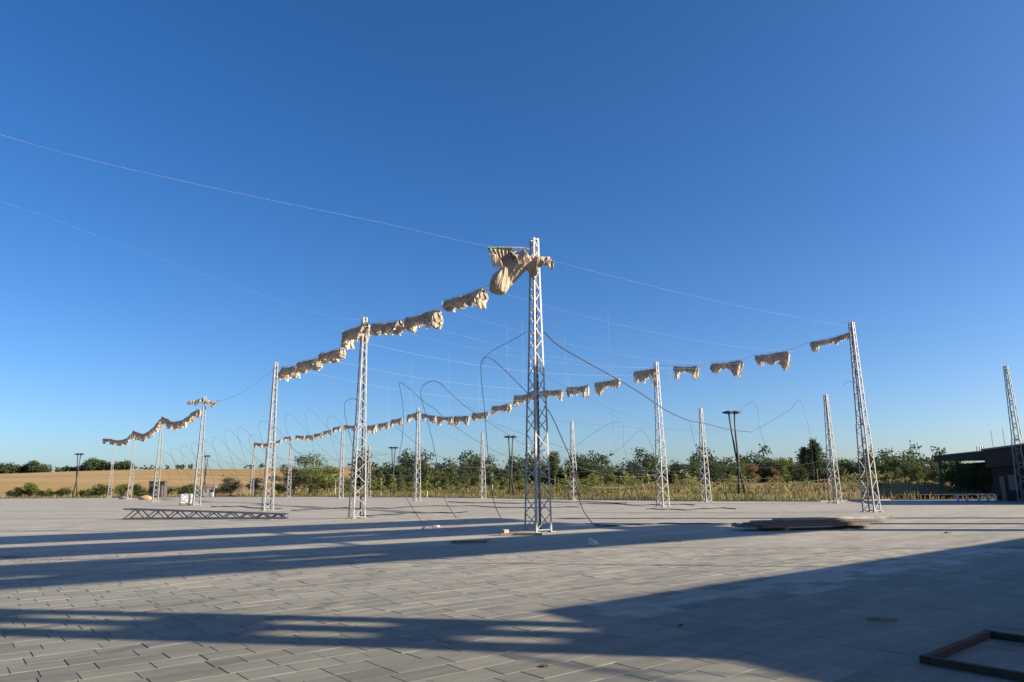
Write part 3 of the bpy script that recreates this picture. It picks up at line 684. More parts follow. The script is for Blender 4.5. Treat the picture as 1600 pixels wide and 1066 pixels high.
cable([(784, 812), (772, 785), (765, 735), (760, 680), (757, 640), (752, 590), (752, 566), (760, 558), (775, 566), (795, 585), (820, 610), (838, 628)], [34.5]*9+[33, 30, 26.6], .016, 'black cable looping up left of the nearest mast, tallest of the loops', G1)
cable([(713, 810), (694, 778), (686, 740), (676, 690), (666, 650), (658, 620), (660, 605), (672, 596), (686, 598), (702, 613), (730, 637), (770, 664), (800, 683), (820, 695), (858, 706), (894, 703)], [35.5]*10+[38, 43, 48, 55, 70, 83], .014, 'black cable with a round loop above the middle canvas row', G1)
cable([(660, 818), (645, 795), (632, 770), (624, 720), (629, 680), (630, 640), (626, 612), (625, 598), (640, 608), (665, 630), (680, 640), (705, 662), (750, 692), (800, 716), (850, 727), (895, 722)], [34.0]*11+[38, 44, 52, 68, 83], .012, 'black cable with a sharp peak left of the round loop', G1)
cable([(585, 808), (570, 806), (566, 790), (562, 740), (552, 700), (543, 668), (538, 640), (540, 628), (550, 623), (558, 625)], 39.5, .014, 'black cable looping beside the second left mast', G1)
cable([(610, 660), (660, 700), (700, 718), (760, 733)], 60, .014, 'thin slack cable crossing behind the third right-row mast', G1)
cable([(896, 700), (930, 675), (952, 662), (968, 660), (974, 668), (975, 700), (985, 727), (996, 781)], 82, .013, 'faint cable loop right of the bare back mast', G1)
cable([(930, 786), (940, 740), (950, 715), (970, 700), (985, 685), (1000, 673), (1010, 680), (1022, 705), (1033, 715)], [68]*6+[62, 58, 55], .011, 'faint low cable loop left of the second right-row mast', G1)
cable([(1150, 648), (1165, 634), (1175, 628), (1183, 638), (1188, 672), (1196, 695), (1210, 716), (1224, 786)], [80, 74, 68, 63, 62, 61, 61, 62], .011, 'thin cable loop right of the crossed lamp post', G1)
cable([(1172, 676), (1195, 664), (1215, 652), (1235, 640), (1249, 625), (1256, 640), (1264, 672), (1267, 690), (1276, 786)], 60, .011, 'thin cable peak falling onto the tall poplar', G1)
cable([(1078, 660), (1082, 680), (1090, 706), (1098, 715)], [46, 54, 62, 69.6], .010, 'thin cable hanging beside the bare mast left of the lamp post', G1)
cable([(1318, 602), (1325, 596), (1332, 598), (1338, 606)], 41.3, .010, 'short cable hook on the large right mast', G1)
rc = random.Random(11); i = 0
for (x, ytop, Y) in ((478, 640, 66), (446, 648, 70), (405, 658, 74), (372, 668, 80), (352, 672, 84), (333, 683, 90), (318, 690, 94), (300, 692, 98), (283, 696, 102), (268, 700, 106), (255, 706, 110), (512, 650, 62), (425, 668, 78), (390, 680, 86)):
    w = 46*64/Y*rc.uniform(.9, 1.25); hh = (772-ytop)
    pts = [(x+w*.75, 774), (x+w*.45, 774-hh*.35), (x+w*.1, 774-hh*.75), (x+w*-.02, ytop+hh*.06), (x+w*.12, ytop), (x+w*.4, ytop+hh*.08), (x+w*1.1, ytop+hh*.38), (x+w*1.9, ytop+hh*.62), (x+w*2.9, ytop+hh*.78), (x+w*3.7, ytop+hh*.92)]
    cable(pts, [Y-2, Y-1, Y, Y, Y, Y+1, Y+3, Y+5, Y+7, Y+9], .0095*Y/66, 'thin dark cable loop in the tangle behind the left row, %s loop' % ORD[i], 'tangle of cable loops behind the left row'); i += 1
i = 0
for (x0, y0, x1, y1, Y, sg) in ((560, 700, 760, 724, 75, 12), (565, 712, 900, 716, 80, 16), (520, 690, 800, 735, 78, 8), (590, 742, 1000, 728, 82, 9), (860, 712, 1120, 735, 76, 10), (300, 715, 560, 735, 90, 6), (420, 715, 650, 700, 84, 10), (620, 715, 860, 690, 84, 14)):
    pts = [(x0+(x1-x0)*t, y0+(y1-y0)*t+4*sg*t*(1-t)) for t in np.linspace(0, 1, 7)]
    cable(pts, Y, .010, 'faint slack line low across the view, %s of the low lines from the front' % ORD[i], 'low slack lines among the masts', mat='grey_steel'); i += 1

i = 0
for (x0, y0, x1, y1, r, ph) in ((560, 806, 730, 800, .03, 0), (455, 797, 640, 793, .035, 1), (640, 791, 905, 794, .03, 2), (905, 788, 1085, 790, .035, 3), (1010, 797, 1150, 795, .03, 4), (700, 786, 980, 785.5, .04, 5), (930, 821, 1150, 818, .022, 6), (330, 791, 440, 796, .04, 1)):
    pts = [gp(x0+(x1-x0)*t, y0+(y1-y0)*t+.9*math.sin(t*9+ph)+.5*math.sin(t*23+ph)) for t in np.linspace(0, 1, 16)]
    m = MB(); m.tube(smoothpts([p+Vector((0, 0, r*.9)) for p in pts], 4), r, 5)
    tag(m.build('ground_cable', M['black_rubber']), 'dark cable lying across the far paving, %s of the lying cables from the left' % ORD[(2, 1, 3, 5, 6, 4, 7, 0)[i]], 'cable', 'cables lying on the paving'); i += 1
# fine hanging strings and slack threads between the two mast rows
rf = random.Random(21); lrow = [Vector((*ROWL[k], 9.7)) for k in 'ABCDE']; rrow = [Vector((*ROWR[k], 9.7)) for k in 'ROKJI']
NUMS = ORD+['twenty-fifth', 'twenty-sixth', 'twenty-seventh', 'twenty-eighth']
strs = []
for i in range(24):
    f = rf.uniform(0, 1.9); k = int(f); a = lrow[k].lerp(lrow[k+1], f-k); b = rrow[k].lerp(rrow[k+1], f-k)
    p = a.lerp(b, rf.uniform(.12, .9)); p.z = rf.uniform(8.6, 9.4); strs.append((p, rf.uniform(2.5, 6.5)))
strs.sort(key=lambda q: q[0].x/q[0].y)
for i, (p, L) in enumerate(strs):
    rope([p, p+Vector((.02, 0, -L*.5)), p+Vector((rf.uniform(-.1, .1), rf.uniform(-.1, .1), -L))], .0026, 'fine pale string hanging straight down between the mast rows, %s from the left' % NUMS[i], 'fine hanging strings', name='hanging_string', n=3)
for i in range(24):
    k = rf.randrange(4); a = lrow[k].lerp(lrow[k+1], rf.random()); b = rrow[min(4, k+rf.randint(0, 1))].lerp(rrow[min(4, k+1)], rf.random())
    a.z = rf.uniform(1.5, 8); b.z = rf.uniform(1.5, 6); 
    rope(sagline(a, b, min(rf.uniform(.3, 1.6), (a.z+b.z)*.4)), .0052, 'fine slack thread strung low between the two mast rows, %s from the front' % ORD[i], 'fine slack threads', mat='grey_steel' if i % 2 else 'rope', name='slack_thread', n=3)

# ------------------------------------------------------------------ lamp posts with crossed legs
def lamp(px, pytop, pybase, Y, label, tilt=0.0):
    b = atY(px, pybase, Y); t = atY(px, pytop, Y); H = t.z-tz(b.x, Y)
    root = empty('crossed_lamp_post', (t.x, Y, tz(b.x, Y))); tag(root, label, 'lamp post', 'lamp posts with crossed legs')
    for sg in (-1, 1):
        m = MB(); m.tube([(sg*.42+tilt*1.0, .12*sg, 0), (-sg*.08+tilt*.5, .05*sg, H*.46), (-sg*.22+tilt*.1, 0, H*.8), (-sg*.32, 0, H-.1)], .13, 8, .085); m.build('post', M['dark_steel'], root, True)
        m = MB(); NV = []; prof = [(.05, -.10), (.58, -.02), (.72, .06), (.5, .18), (.12, .27)]
        for r, z in prof: NV += [(-sg*.38+r*math.cos(k*math.pi/8), r*.8*math.sin(k*math.pi/8), H-.05+z) for k in range(16)]
        m.add(NV, [(i*16+k, i*16+(k+1) % 16, (i+1)*16+(k+1) % 16, (i+1)*16+k) for i in range(4) for k in range(16)]+[tuple(range(16))[::-1], tuple(64+k for k in range(16))])
        m.build('lamp_head', M['dark_steel'], root, True)
    m = MB(); m.box((tilt, 0, .05), (.75, .35, .05)); m.build('foot', M['concrete'], root)
    return root
lamp(1143, 645, 778, 80, 'tall dark crossed lamp post standing right of the second right-row mast', .55)
lamp(798, 683, 777, 108, 'dark crossed lamp post just left of the nearest mast')
lamp(615, 700, 775, 137, 'dark crossed lamp post between the second left mast and the third right-row mast')
lamp(323, 713, 774, 168, 'dark crossed lamp post right of the fourth left-row mast')
lamp(124, 710, 777, 156, 'dark crossed lamp post alone at the far left in front of the dry field')

# ------------------------------------------------------------------ fallen truss, box, board pile, frame, litter
a = gp(192, 812); b = gp(446, 811)
ft = empty('fallen_truss', (a.x, a.y, 0), math.atan2(b.y-a.y, b.x-a.x)); tag(ft, 'long grey lattice truss lying on the paving at the left', 'truss')
LT = (b-a).length
def fw_(x): return .56+(.24-.56)*x/LT
for sy in (0, 1):
    for sz in (0, 1):
        m = MB(); m.beam((0, sy*.56, .04+sz*.52), (LT, .16+sy*.24, .04+sz*.2), .085, .085); m.build('chord', M['truss_steel'], ft)
xs = [.05]
while xs[-1] < LT-.4: xs.append(xs[-1]+.62-.22*xs[-1]/LT)
def node(x, sy, sz):
    f = x/LT; return Vector((x, sy*.56*(1-f)+(.16+sy*.24)*f, .04+sz*(.52*(1-f)+.2*f)))
for i in range(len(xs)-1):
    s = i % 2
    for pr in (((0, s), (0, 1-s)), ((1, s), (1, 1-s)), ((s, 1), (1-s, 1)), ((s, 0), (1-s, 0))):
        m = MB(); m.beam(node(xs[i], *pr[0]), node(xs[i+1], *pr[1]), .05, .05); m.build('brace', M['truss_steel'], ft)
m = MB(); p = gp(345, 813); m.box((0, 0, .02), (1.05, .09, .02)); o = m.build('white_plank', M['board']); o.location = (gp(393, 813).x, gp(393, 813).y, 0); o.rotation_euler = (0, 0, .05)
tag(o, 'short white plank on the paving in front of the fallen truss', 'plank')

c = gp(287, 790)
bxr = empty('bulk_box', (c.x, c.y+.5, 0), .35); tag(bxr, 'white bulk container beside the fourth left-row mast', 'container')
m = MB(); m.box((0, 0, .07), (.6, .55, .07)); m.build('pallet', M['wood'], bxr)
bmm = bmesh.new(); bmesh.ops.create_cube(bmm, size=1); bmesh.ops.scale(bmm, vec=(1.15, 1.05, 1.02), verts=bmm.verts); bmesh.ops.bevel(bmm, geom=bmm.edges[:], offset=.09, segments=3, affect='EDGES'); bmesh.ops.translate(bmm, vec=(0, 0, .65), verts=bmm.verts)
me = bpy.data.meshes.new('tank'); bmm.to_mesh(me); bmm.free(); link('tank', me, bxr, M['plastic'])
for z in (.2, .45, .7, .95, 1.15):
    m = MB(); h1, h2 = .6, .55
    m.tube([(-h1, -h2, z), (h1, -h2, z), (h1, h2, z), (-h1, h2, z), (-h1, -h2, z)], .012, 5); m.build('cage_bar', M['grey_steel'], bxr)
m = MB(); m.tube([(0, 0, 1.14), (0, 0, 1.2)], .1, 10); m.build('lid', M['grey_steel'], bxr)
for (px, py, s, mt, lb, ct) in ((227, 781, .8, 'orange_sack', 'small orange sack on the paving by the fifth left-row mast', 'sack'), (193, 780, .6, 'grey_steel', 'dark scrap heap at the foot of the sixth left-row mast', 'scrap')):
    q = gp(px, py); rr = random.Random(px)
    bmm = bmesh.new(); bmesh.ops.create_icosphere(bmm, subdivisions=3, radius=1)
    for v in bmm.verts:
        v.co *= 1+.18*math.sin(v.co.x*5+1)*math.sin(v.co.y*6+2)+.1*math.sin(v.co.z*9)
        v.co.x *= s*1.3; v.co.y *= s*.7; v.co.z = max(v.co.z*s*.55, -s*.25)+s*.25
    me = bpy.data.meshes.new('sack'); bmm.to_mesh(me); bmm.free(); me.polygons.foreach_set('use_smooth', [True]*len(me.polygons))
    o = link('sack' if ct == 'sack' else 'scrap_heap', me, None, M[mt]); o.location = q; tag(o, lb, ct)

# board pile
pL = gp(1150, 829); pR = gp(1372, 823)
ang = math.atan2(pR.y-pL.y, pR.x-pL.x); LP = (pR-pL).length
rb = random.Random(5)
bc = pL
def pilepos(x, y, z): return Vector((bc.x+math.cos(ang)*x-math.sin(ang)*y, bc.y+math.sin(ang)*x+math.cos(ang)*y, z))
for i, (x, L) in enumerate(((1.5, 1.7), (LP-1.3, 1.8))):
    m = MB(); m.box((0, 0, .052), (.06, L/2, .052)); o = m.build('bearer', M['wood']); o.location = pilepos(x, .05, 0); o.rotation_euler = (0, 0, ang)
    tag(o, 'wooden bearer under the board pile, %s end' % ('left' if i == 0 else 'right'), 'bearer', 'bearers under the boards')
k = 0
for layer in range(4):
    nb = (5, 5, 4, 3)[layer]
    for j in range(nb):
        L = LP-rb.uniform(.5, 2.2)-layer*.15; x0 = rb.uniform(.15, .8)+layer*.4; w = .27
        y = (j-(nb-1)/2)*.285+rb.uniform(-.02, .02)+layer*.06; z = .106+layer*.066
        o = empty('board', pilepos(x0+L/2, y, z), ang+rb.uniform(-.012, .012))
        m = MB()
        V = []
        for xx in (-L/2, L/2): V += [(xx, -w/2, 0), (xx, w/2, 0), (xx, w/2, .062), (xx, w/2-.02, .062), (xx, w/2-.03, .045), (xx, -w/2+.03, .045), (xx, -w/2+.02, .062), (xx, -w/2, .062)]
        m.add(V, [(i, (i+1) % 8, 8+(i+1) % 8, 8+i) for i in range(8)]+[tuple(range(8))[::-1], tuple(8+q for q in range(8))])
        bpy.data.objects.remove(o); o = m.build('board', M['board'] if layer > 2 or (layer == 2 and j % 2) else M['boardend']); o.location = pilepos(x0+L/2, y, z); o.rotation_euler = (0, 0, ang+rb.uniform(-.03, .03))
        tag(o, 'long pale board in the pile, %s layer, %s from the front' % (('bottom', 'second', 'third', 'top')[layer], ORD[j]), 'board', 'boards stacked on the paving at right'); k += 1
# rusty frame
fr = [gp(1447, 1037), gp(1546, 996), gp(1700, 1018), gp(1640, 1072)]
fr[3] = fr[0]+(fr[2]-fr[1]); fz = .035
fe = empty('rusty_frame', tuple(fr[0])); tag(fe, 'rusty square tube frame lying in the shade at the lower right corner', 'frame')
for i in range(4):
    p, q = fr[i]-fr[0], fr[(i+1) % 4]-fr[0]; dd = (q-p).normalized()*.0
    m = MB(); m.beam((p.x, p.y, fz), (q.x, q.y, fz), .06, .06); m.build('bar', M['rust'], fe)
for i in range(4):
    p = fr[i]-fr[0]; m = MB(); m.box((p.x, p.y, fz), (.036, .036, .034), Matrix.Rotation(.6, 3, 'Z')); m.build('corner', M['rust'], fe)

def bit(name, px, py, size, mat, label, cat, rz=0):
    q = gp(px, py); m = MB(); m.box((0, 0, size[2]), size)
    o = m.build(name, M[mat]); o.location = q; o.rotation_euler = (0, 0, rz); tag(o, label, cat); return o
bit('broken_plank', 800, 836, (.42, .07, .035), 'wood', 'broken brown plank left of the nearest mast foot', 'plank', .25)
bit('broken_plank', 813, 833, (.5, .05, .03), 'board', 'pale broken plank touching the nearest mast foot', 'plank', .1)
bit('broken_plank', 826, 836, (.45, .08, .03), 'boardend', 'dark plank in front of the nearest mast foot', 'plank', -.1)
bit('dark_plank', 733, 848, (.52, .06, .03), 'boardend', 'dark plank lying alone left of the nearest mast', 'plank', .02)
bit('wood_block', 789, 836, (.09, .12, .09), 'stone', 'small pale block beside the broken planks', 'block', .5)
bit('stone_chip', 762, 847, (.07, .05, .05), 'grey_steel', 'small grey chip at the end of the lone dark plank', 'chip', .5)
bit('thin_stick', 1047, 846, (.35, .012, .01), 'wood', 'thin stick on the sunlit paving in front of the board pile', 'stick', -.35)
bit('dark_chip', 1482, 833, (.10, .05, .02), 'boardend', 'dark chip on the sunlit paving right of the board pile', 'chip', .2)
bit('wood_scrap', 1378, 969, (.16, .03, .015), 'wood', 'flat brown scrap lying in the broad shade', 'scrap', -.2)
def crumple(name, px, py, s, mat, label, cat, seed, hz=1.0):
    q = gp(px, py); rr = random.Random(seed); bmm = bmesh.new(); bmesh.ops.create_icosphere(bmm, subdivisions=3, radius=1)
    ph = [rr.uniform(0, 6) for _ in range(6)]
    for v in bmm.verts:
        c_ = v.co.copy(); f = 1+.35*math.sin(c_.x*4+ph[0])*math.sin(c_.y*5+ph[1])+.25*math.sin(c_.z*7+ph[2]+c_.x*3)
        v.co = Vector((c_.x*s*f, c_.y*s*.7*f, max(-.3*s, c_.z*s*hz*f)+.3*s))
    me = bpy.data.meshes.new(name); bmm.to_mesh(me); bmm.free()
    o = link(name, me, None, M[mat]); o.location = q; tag(o, label, cat); return o
crumple('plastic_bag', 926, 852, .11, 'plastic', 'crumpled white plastic bag on the paving right of the nearest mast', 'bag', 1, 1.3)
crumple('plastic_scrap', 662, 828, .07, 'plastic', 'small white scrap in the shadow band left of the nearest mast', 'litter', 2, 1.2)
crumple('plastic_scrap', 681, 824, .13, 'plastic', 'flat white scrap behind the smaller one in the shadow band', 'litter', 3, .3)
crumple('dry_leaf', 850, 1042, .035, 'leaf_rust', 'dry brown leaf on the near sunlit slabs', 'leaf', 4, .25)
crumple('dry_leaf', 1064, 978, .03, 'leaf_rust', 'tiny dark leaf in the broad foreground shade', 'leaf', 5, .3)

# ------------------------------------------------------------------ right-hand building, low wall, benches
bd = empty('low_dark_building', (50, 80, 0)); tag(bd, 'long low dark building with sloping roofline at the right edge', 'building')
B0 = Vector((50, 80, 0))
n0 = atY(1556, 702, 70); f0 = atY(1459, 713, 92)
n0.z = f0.z = 0
dr = (f0-n0).normalized(); pr = Vector((dr.y, -dr.x, 0))
def hz(px, py, Y): return atY(px, py, Y).z
zt_f, zt_n = hz(1459, 712, 92), hz(1556, 702, 70)
def prism(name, pts0, z0, z1, mat):
    m = MB(); n = len(pts0)
    V = [(p.x-B0.x, p.y-B0.y, z0) for p in pts0]+[(p.x-B0.x, p.y-B0.y, zz) for p, zz in zip(pts0, z1 if isinstance(z1, (list, tuple)) else [z1]*n)]
    m.add(V, [tuple(range(n))[::-1], tuple(range(n, 2*n))]+[(i, (i+1) % n, n+(i+1) % n, n+i) for i in range(n)])
    return m.build(name, mat, bd)
LB_ = (f0-n0).length
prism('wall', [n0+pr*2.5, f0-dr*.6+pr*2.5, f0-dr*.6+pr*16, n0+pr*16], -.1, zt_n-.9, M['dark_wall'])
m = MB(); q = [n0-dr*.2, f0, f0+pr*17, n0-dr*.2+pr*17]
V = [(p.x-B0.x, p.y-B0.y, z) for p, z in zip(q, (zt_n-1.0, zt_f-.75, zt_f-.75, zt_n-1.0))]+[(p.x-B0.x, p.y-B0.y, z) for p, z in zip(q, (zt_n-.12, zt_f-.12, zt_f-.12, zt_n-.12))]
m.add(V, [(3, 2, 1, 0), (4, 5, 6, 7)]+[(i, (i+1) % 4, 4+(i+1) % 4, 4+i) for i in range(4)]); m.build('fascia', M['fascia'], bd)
m = MB(); q = [n0-dr*.3-pr*.1, f0+dr*.1-pr*.1, f0+dr*.1+pr*17.2, n0-dr*.3+pr*17.2]
V = [(p.x-B0.x, p.y-B0.y, z) for p, z in zip(q, (zt_n-.117, zt_f-.117, zt_f-.117, zt_n-.117))]+[(p.x-B0.x, p.y-B0.y, z) for p, z in zip(q, (zt_n, zt_f, zt_f, zt_n))]
m.add(V, [(3, 2, 1, 0), (4, 5, 6, 7)]+[(i, (i+1) % 4, 4+(i+1) % 4, 4+i) for i in range(4)]); m.build('roof', M['roofing'], bd)
for t in (0.02, .35):
    p = f0-dr*(t*LB_+.3)+pr*.3; m = MB(); m.beam((p.x-B0.x, p.y-B0.y, -.1), (p.x-B0.x, p.y-B0.y, zt_f-.7), .32, .32); m.build('column', M['concrete'], bd)
p = f0-dr*(.3*LB_)+pr*3
for k in range(4):
    m = MB(); m.tube([(p.x-B0.x+k*.28, p.y-B0.y, zt_f-.1), (p.x-B0.x+k*.28, p.y-B0.y, zt_f+.75)], .09, 8); m.build('roof_vent', M['plastic'], bd)
for t in (.25, .42): 
    p = f0-dr*(t*LB_)+pr*5; m = MB(); m.tube([(p.x-B0.x, p.y-B0.y, zt_f), (p.x-B0.x, p.y-B0.y, zt_f+2.6)], .03, 5); m.build('antenna', M['grey_steel'], bd)
for t in (.5, .65, .8):
    p = n0+dr*(t*LB_*.55)+pr*2.47
    m = MB(); mm = Matrix((dr, pr, Vector((0, 0, 1)))).transposed(); m.box((p.x-B0.x, p.y-B0.y, 1.6), (.8, .03, .9), mm); m.build('window', M['glass_dark'], bd)
# nearer black wing
wg = empty('black_wing', (48, 64, 0)); tag(wg, 'near black block of the dark building behind the right-edge mast', 'building')
w0 = atY(1556, 780, 66); w0.z = 0; w1 = atY(1600, 780, 60); w1.z = 0; dw = (w1-w0).normalized(); pw = Vector((-dw.y, dw.x, 0))
zt = hz(1560, 701, 66)
def wbox(name, p, a, b, z0, z1, mat):
    quadbox(name, p-Vector((48, 64, 0)), a, b, z0, z1, mat, wg)
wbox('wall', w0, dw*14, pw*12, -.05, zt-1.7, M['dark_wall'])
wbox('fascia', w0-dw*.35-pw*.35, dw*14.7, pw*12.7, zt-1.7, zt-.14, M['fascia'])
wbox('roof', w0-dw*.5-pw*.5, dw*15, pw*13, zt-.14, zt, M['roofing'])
wbox('door', w0+dw*1.6-pw*.03, dw*1.1, pw*.05, 0, 2.1, M['glass_dark'])
wbox('window', w0+dw*3.6-pw*.03, dw*1.8, pw*.05, .9, 2.2, M['glass_dark'])
# low wall
a = gp(1382, 781); b = gp(1556, 782)
lw_ = empty('low_wall', (a.x, a.y, 0)); tag(lw_, 'low dark retaining wall with pale coping along the plaza edge at right', 'wall')
a0 = Vector((37.5, 70.6, 0)); b0 = Vector((47.0, 68.2, 0)); L_ = (b0-a0).length; dl = (b0-a0).normalized(); lw_.location = a0
m = MB(); m.beam((0, 0, .18), tuple(dl*L_+Vector((0, 0, .18))), .3, .48); m.build('wall_face', M['dark_wall'], lw_)
for i in range(10):
    m = MB(); m.beam(tuple(dl*(i*L_/10+.01)+Vector((0, 0, .46))), tuple(dl*((i+1)*L_/10-.01)+Vector((0, 0, .46))), .38, .07); m.build('coping_stone', M['stone'], lw_)
for i, (px, py) in enumerate(((1504, 783), (1537, 783), (1564, 782))):
    p = gp(px, py); p.y = min(p.y, 66.6); p = Vector((atY(px, py, 65.5).x, 65.5, 0))
    o = empty('white_bench', p, -.2); tag(o, ('left', 'middle', 'right')[i]+'most of three white benches in front of the low dark wall' if i != 1 else 'middle one of three white benches in front of the low dark wall', 'bench', 'white benches by the low wall')
    m = MB(); m.box((0, 0, .44), (.5, .22, .035)); m.build('seat', M['plastic'], o)
    for sx in (-.36, .36): m = MB(); m.box((sx, 0, .2025), (.04, .19, .2025)); m.build('leg', M['plastic'], o)
rr = random.Random(9)
for i, px in enumerate((1238, 1247, 1256, 1263, 1272, 1281, 1288)):
    q = atY(px, 780, rr.uniform(69.5, 72.5)); s = rr.uniform(.22, .42)
    o = crumple('rubble_stone', 100, 900, s, 'stone', 'pale rubble lump at the plaza edge below the poplars, %s from left' % ORD[i], 'rubble', 60+i, .5)
    o.location = (q.x, q.y, tz(q.x, q.y)-.05); o['group'] = 'rubble by the plaza edge'

# ------------------------------------------------------------------ small structures at far left
q = atY(246, 776, 151)
kz = tz(q.x, 151); ki = empty('dark_kiosk', (q.x, 151, kz)); tag(ki, 'dark boxy kiosk behind the fifth left-row mast', 'kiosk')
m = MB(); m.box((0, 0, 1.6), (1.35, 1.2, 1.6)); m.build('body', M['kiosk_wood'], ki)
m = MB(); m.box((0, 0, 3.3), (1.5, 1.35, .1)); m.build('roof', M['kiosk_wood'], ki)
m = MB(); m.box((-.4, -1.22, 1.5), (.55, .03, .7)); m.build('hatch', M['glass_dark'], ki)
q = atY(328, 774, 150); kz = tz(q.x, 150)
st = empty('mauve_stall', (q.x, 150, kz)); tag(st, 'small stall with mauve awning beside the far lamp post', 'stall')
for sx in (-1.1, 1.1):
    for sy in (-.8, .8): m = MB(); m.tube([(sx, sy, 0), (sx, sy, 1.9)], .04, 6); m.build('pole', M['plastic'], st)
m = MB(); m.add([(-1.4, -1.1, 1.85), (1.4, -1.1, 1.85), (1.4, 1.1, 1.85), (-1.4, 1.1, 1.85), (-1.0, 0, 2.6), (1.0, 0, 2.6)], [(0, 1, 5, 4), (2, 3, 4, 5), (1, 2, 5), (3, 0, 4), (3, 2, 1, 0)]); m.build('awning', M['tarp'], st)
m = MB(); m.box((0, -.5, .5), (.9, .3, .5)); m.build('counter', M['plastic'], st)

# ------------------------------------------------------------------ vegetation
def leaf_cloud(rr, blobs, n, size, flat=.35):
    """blobs: (cx,cy,cz,rx,ry,rz); leaves gathered in clumps through the volume"""
    vol = np.array([b[3]*b[4]*b[5] for b in blobs]); pb = vol/vol.sum()
    C = []
    nc = max(6, n//16)
    idx = rr.choice(len(blobs), nc, p=pb)
    B = np.array(blobs)[idx]
    d = rr.normal(size=(nc, 3)); d /= np.linalg.norm(d, axis=1)[:, None]
    rad = rr.uniform(.15, 1.05, nc)**.55
    cl = B[:, :3]+d*B[:, 3:]*rad[:, None]
    mean = B[:, 3:].mean(1)
    k = rr.integers(0, nc, n)
    P = cl[k]+rr.normal(size=(n, 3))*(mean[k]*.20)[:, None]*np.array([1, 1, .75])
    s = size*rr.uniform(.6, 1.3, n)
    a = rr.normal(size=(n, 3)); a /= np.linalg.norm(a, axis=1)[:, None]
    b = rr.normal(size=(n, 3)); b -= (a*b).sum(1)[:, None]*a; b /= np.linalg.norm(b, axis=1)[:, None]
    a *= s[:, None]; b *= (s*.6)[:, None]
    V = np.stack([P-a, P+b, P+a, P-b], 1).reshape(-1, 3)
    return V
def quads(name, V, mat):
    m = bpy.data.meshes.new(name); n = len(V)//4
    m.vertices.add(len(V)); m.vertices.foreach_set('co', V.astype('f').ravel())
    m.loops.add(4*n); m.loops.foreach_set('vertex_index', np.arange(4*n, dtype='i'))
    m.polygons.add(n); m.polygons.foreach_set('loop_start', np.arange(0, 4*n, 4, dtype='i')); m.polygons.foreach_set('loop_total', np.full(n, 4, 'i'))
    m.materials.append(mat); m.update(); m.validate(); return m
def tree_proto(kind, seed):
    """unit tree: height 1, crown within radius w; returns crown verts and trunk MB"""
    rr = np.random.default_rng(seed); t = MB(); bl = []
    if kind == 'round':
        for k in range(18):
            a = rr.uniform(0, 6.28); r = rr.uniform(.1, .33); z = rr.uniform(.2, .82); r *= 1-.6*max(0, (z-.6)/.3)
            s = rr.uniform(.13, .2); bl.append((r*math.cos(a), r*math.sin(a), z, s, s, s*.8))
        bl += [(0, 0, .55, .30, .30, .30), (.15, .1, .42, .25, .25, .22), (-.18, 0, .42, .24, .24, .22)]
        n, size = 6500, .018; th, tr = .3, .03
    elif kind == 'pine':
        for k in range(11):
            z = .22+.72*k/10; w = .20*(1-.65*(k/10))+.03; a = rr.uniform(0, 6.28); bl.append((.07*math.cos(a), .07*math.sin(a), z, w, w, .075))
        n, size = 2600, .02; th, tr = .8, .02
    elif kind == 'broad':
        for k in range(10):
            a = rr.uniform(0, 6.28); r = rr.uniform(.05, .26); z = rr.uniform(.2, .85); s = rr.uniform(.13, .21); bl.append((r*math.cos(a), r*math.sin(a), z, s, s, s*.75))
        n, size = 3400, .02; th, tr = .4, .025
    elif kind == 'poplar':
        for k in range(12):
            z = .14+.8*k/11; w = .135*math.sin(math.pi*min(1, .25+.75*(1-(k/11)**1.6)))+.015; a = rr.uniform(0, 6.28); bl.append((.025*math.cos(a), .025*math.sin(a), z, w, w, .08))
        n, size = 7000, .014; th, tr = .5, .018
    elif kind == 'sapling':
        for k in range(6):
            z = .34+.58*k/5; w = rr.uniform(.10, .19)*(1-.5*k/5); a = rr.uniform(0, 6.28); r = rr.uniform(0, .1); bl.append((r*math.cos(a), r*math.sin(a), z, w, w, .09))
        n, size = 1000, .024; th, tr = .75, .012
    else:  # bush
        for k in range(8):
            a = rr.uniform(0, 6.28); r = rr.uniform(.1, .42); z = rr.uniform(.25, .72)*(1-.35*r); s = rr.uniform(.2, .3); bl.append((r*math.cos(a), r*math.sin(a), z, s, s, s*.85))
        n, size = 2400, .03; th, tr = .3, .03
    V = leaf_cloud(rr, bl, n, size); V[:, 2] = np.maximum(V[:, 2], .03)
    t.tube([(0, 0, -.02), (rr.uniform(-.01, .01), 0, th*.5), (rr.uniform(-.015, .015), rr.uniform(-.01, .01), th)], tr, 6, tr*.45)
    if kind in ('round', 'broad', 'sapling', 'bush'):
        for k in range(5):
            b = bl[k % len(bl)]; t.tube([(0, 0, th*rr.uniform(.4, .95)), (b[0]*.5, b[1]*.5, (th*.8+b[2])/2), (b[0], b[1], b[2])], tr*.4, 4, tr*.12)
    return V, t
_tp = {}
def tree(name, px, pytop, Y, kind, mat, wfac, label, cat, group=None, seed=0, sink=0.0, trunk='bark', pybot=None):
    key = (kind, seed % 4, mat, trunk)
    if key not in _tp:
        V, t = tree_proto(kind, 50+seed % 4+13*len(kind)); _tp[key] = (quads('crown', V, M[mat]), mesh_of('trunk', t.V, t.F, True))
        _tp[key][1].materials.append(M[trunk])
    p = atY(px, pytop, Y); z0 = tz(p.x, Y)-sink; H = max(.5, p.z-z0)
    o = empty(name, (p.x, Y, z0), (seed*1.7) % 6.28); o.scale = (H*wfac, H*wfac, H)
    tag(o, label, cat, group)
    link('crown', _tp[key][0], o); link('trunk', _tp[key][1], o)
    return o
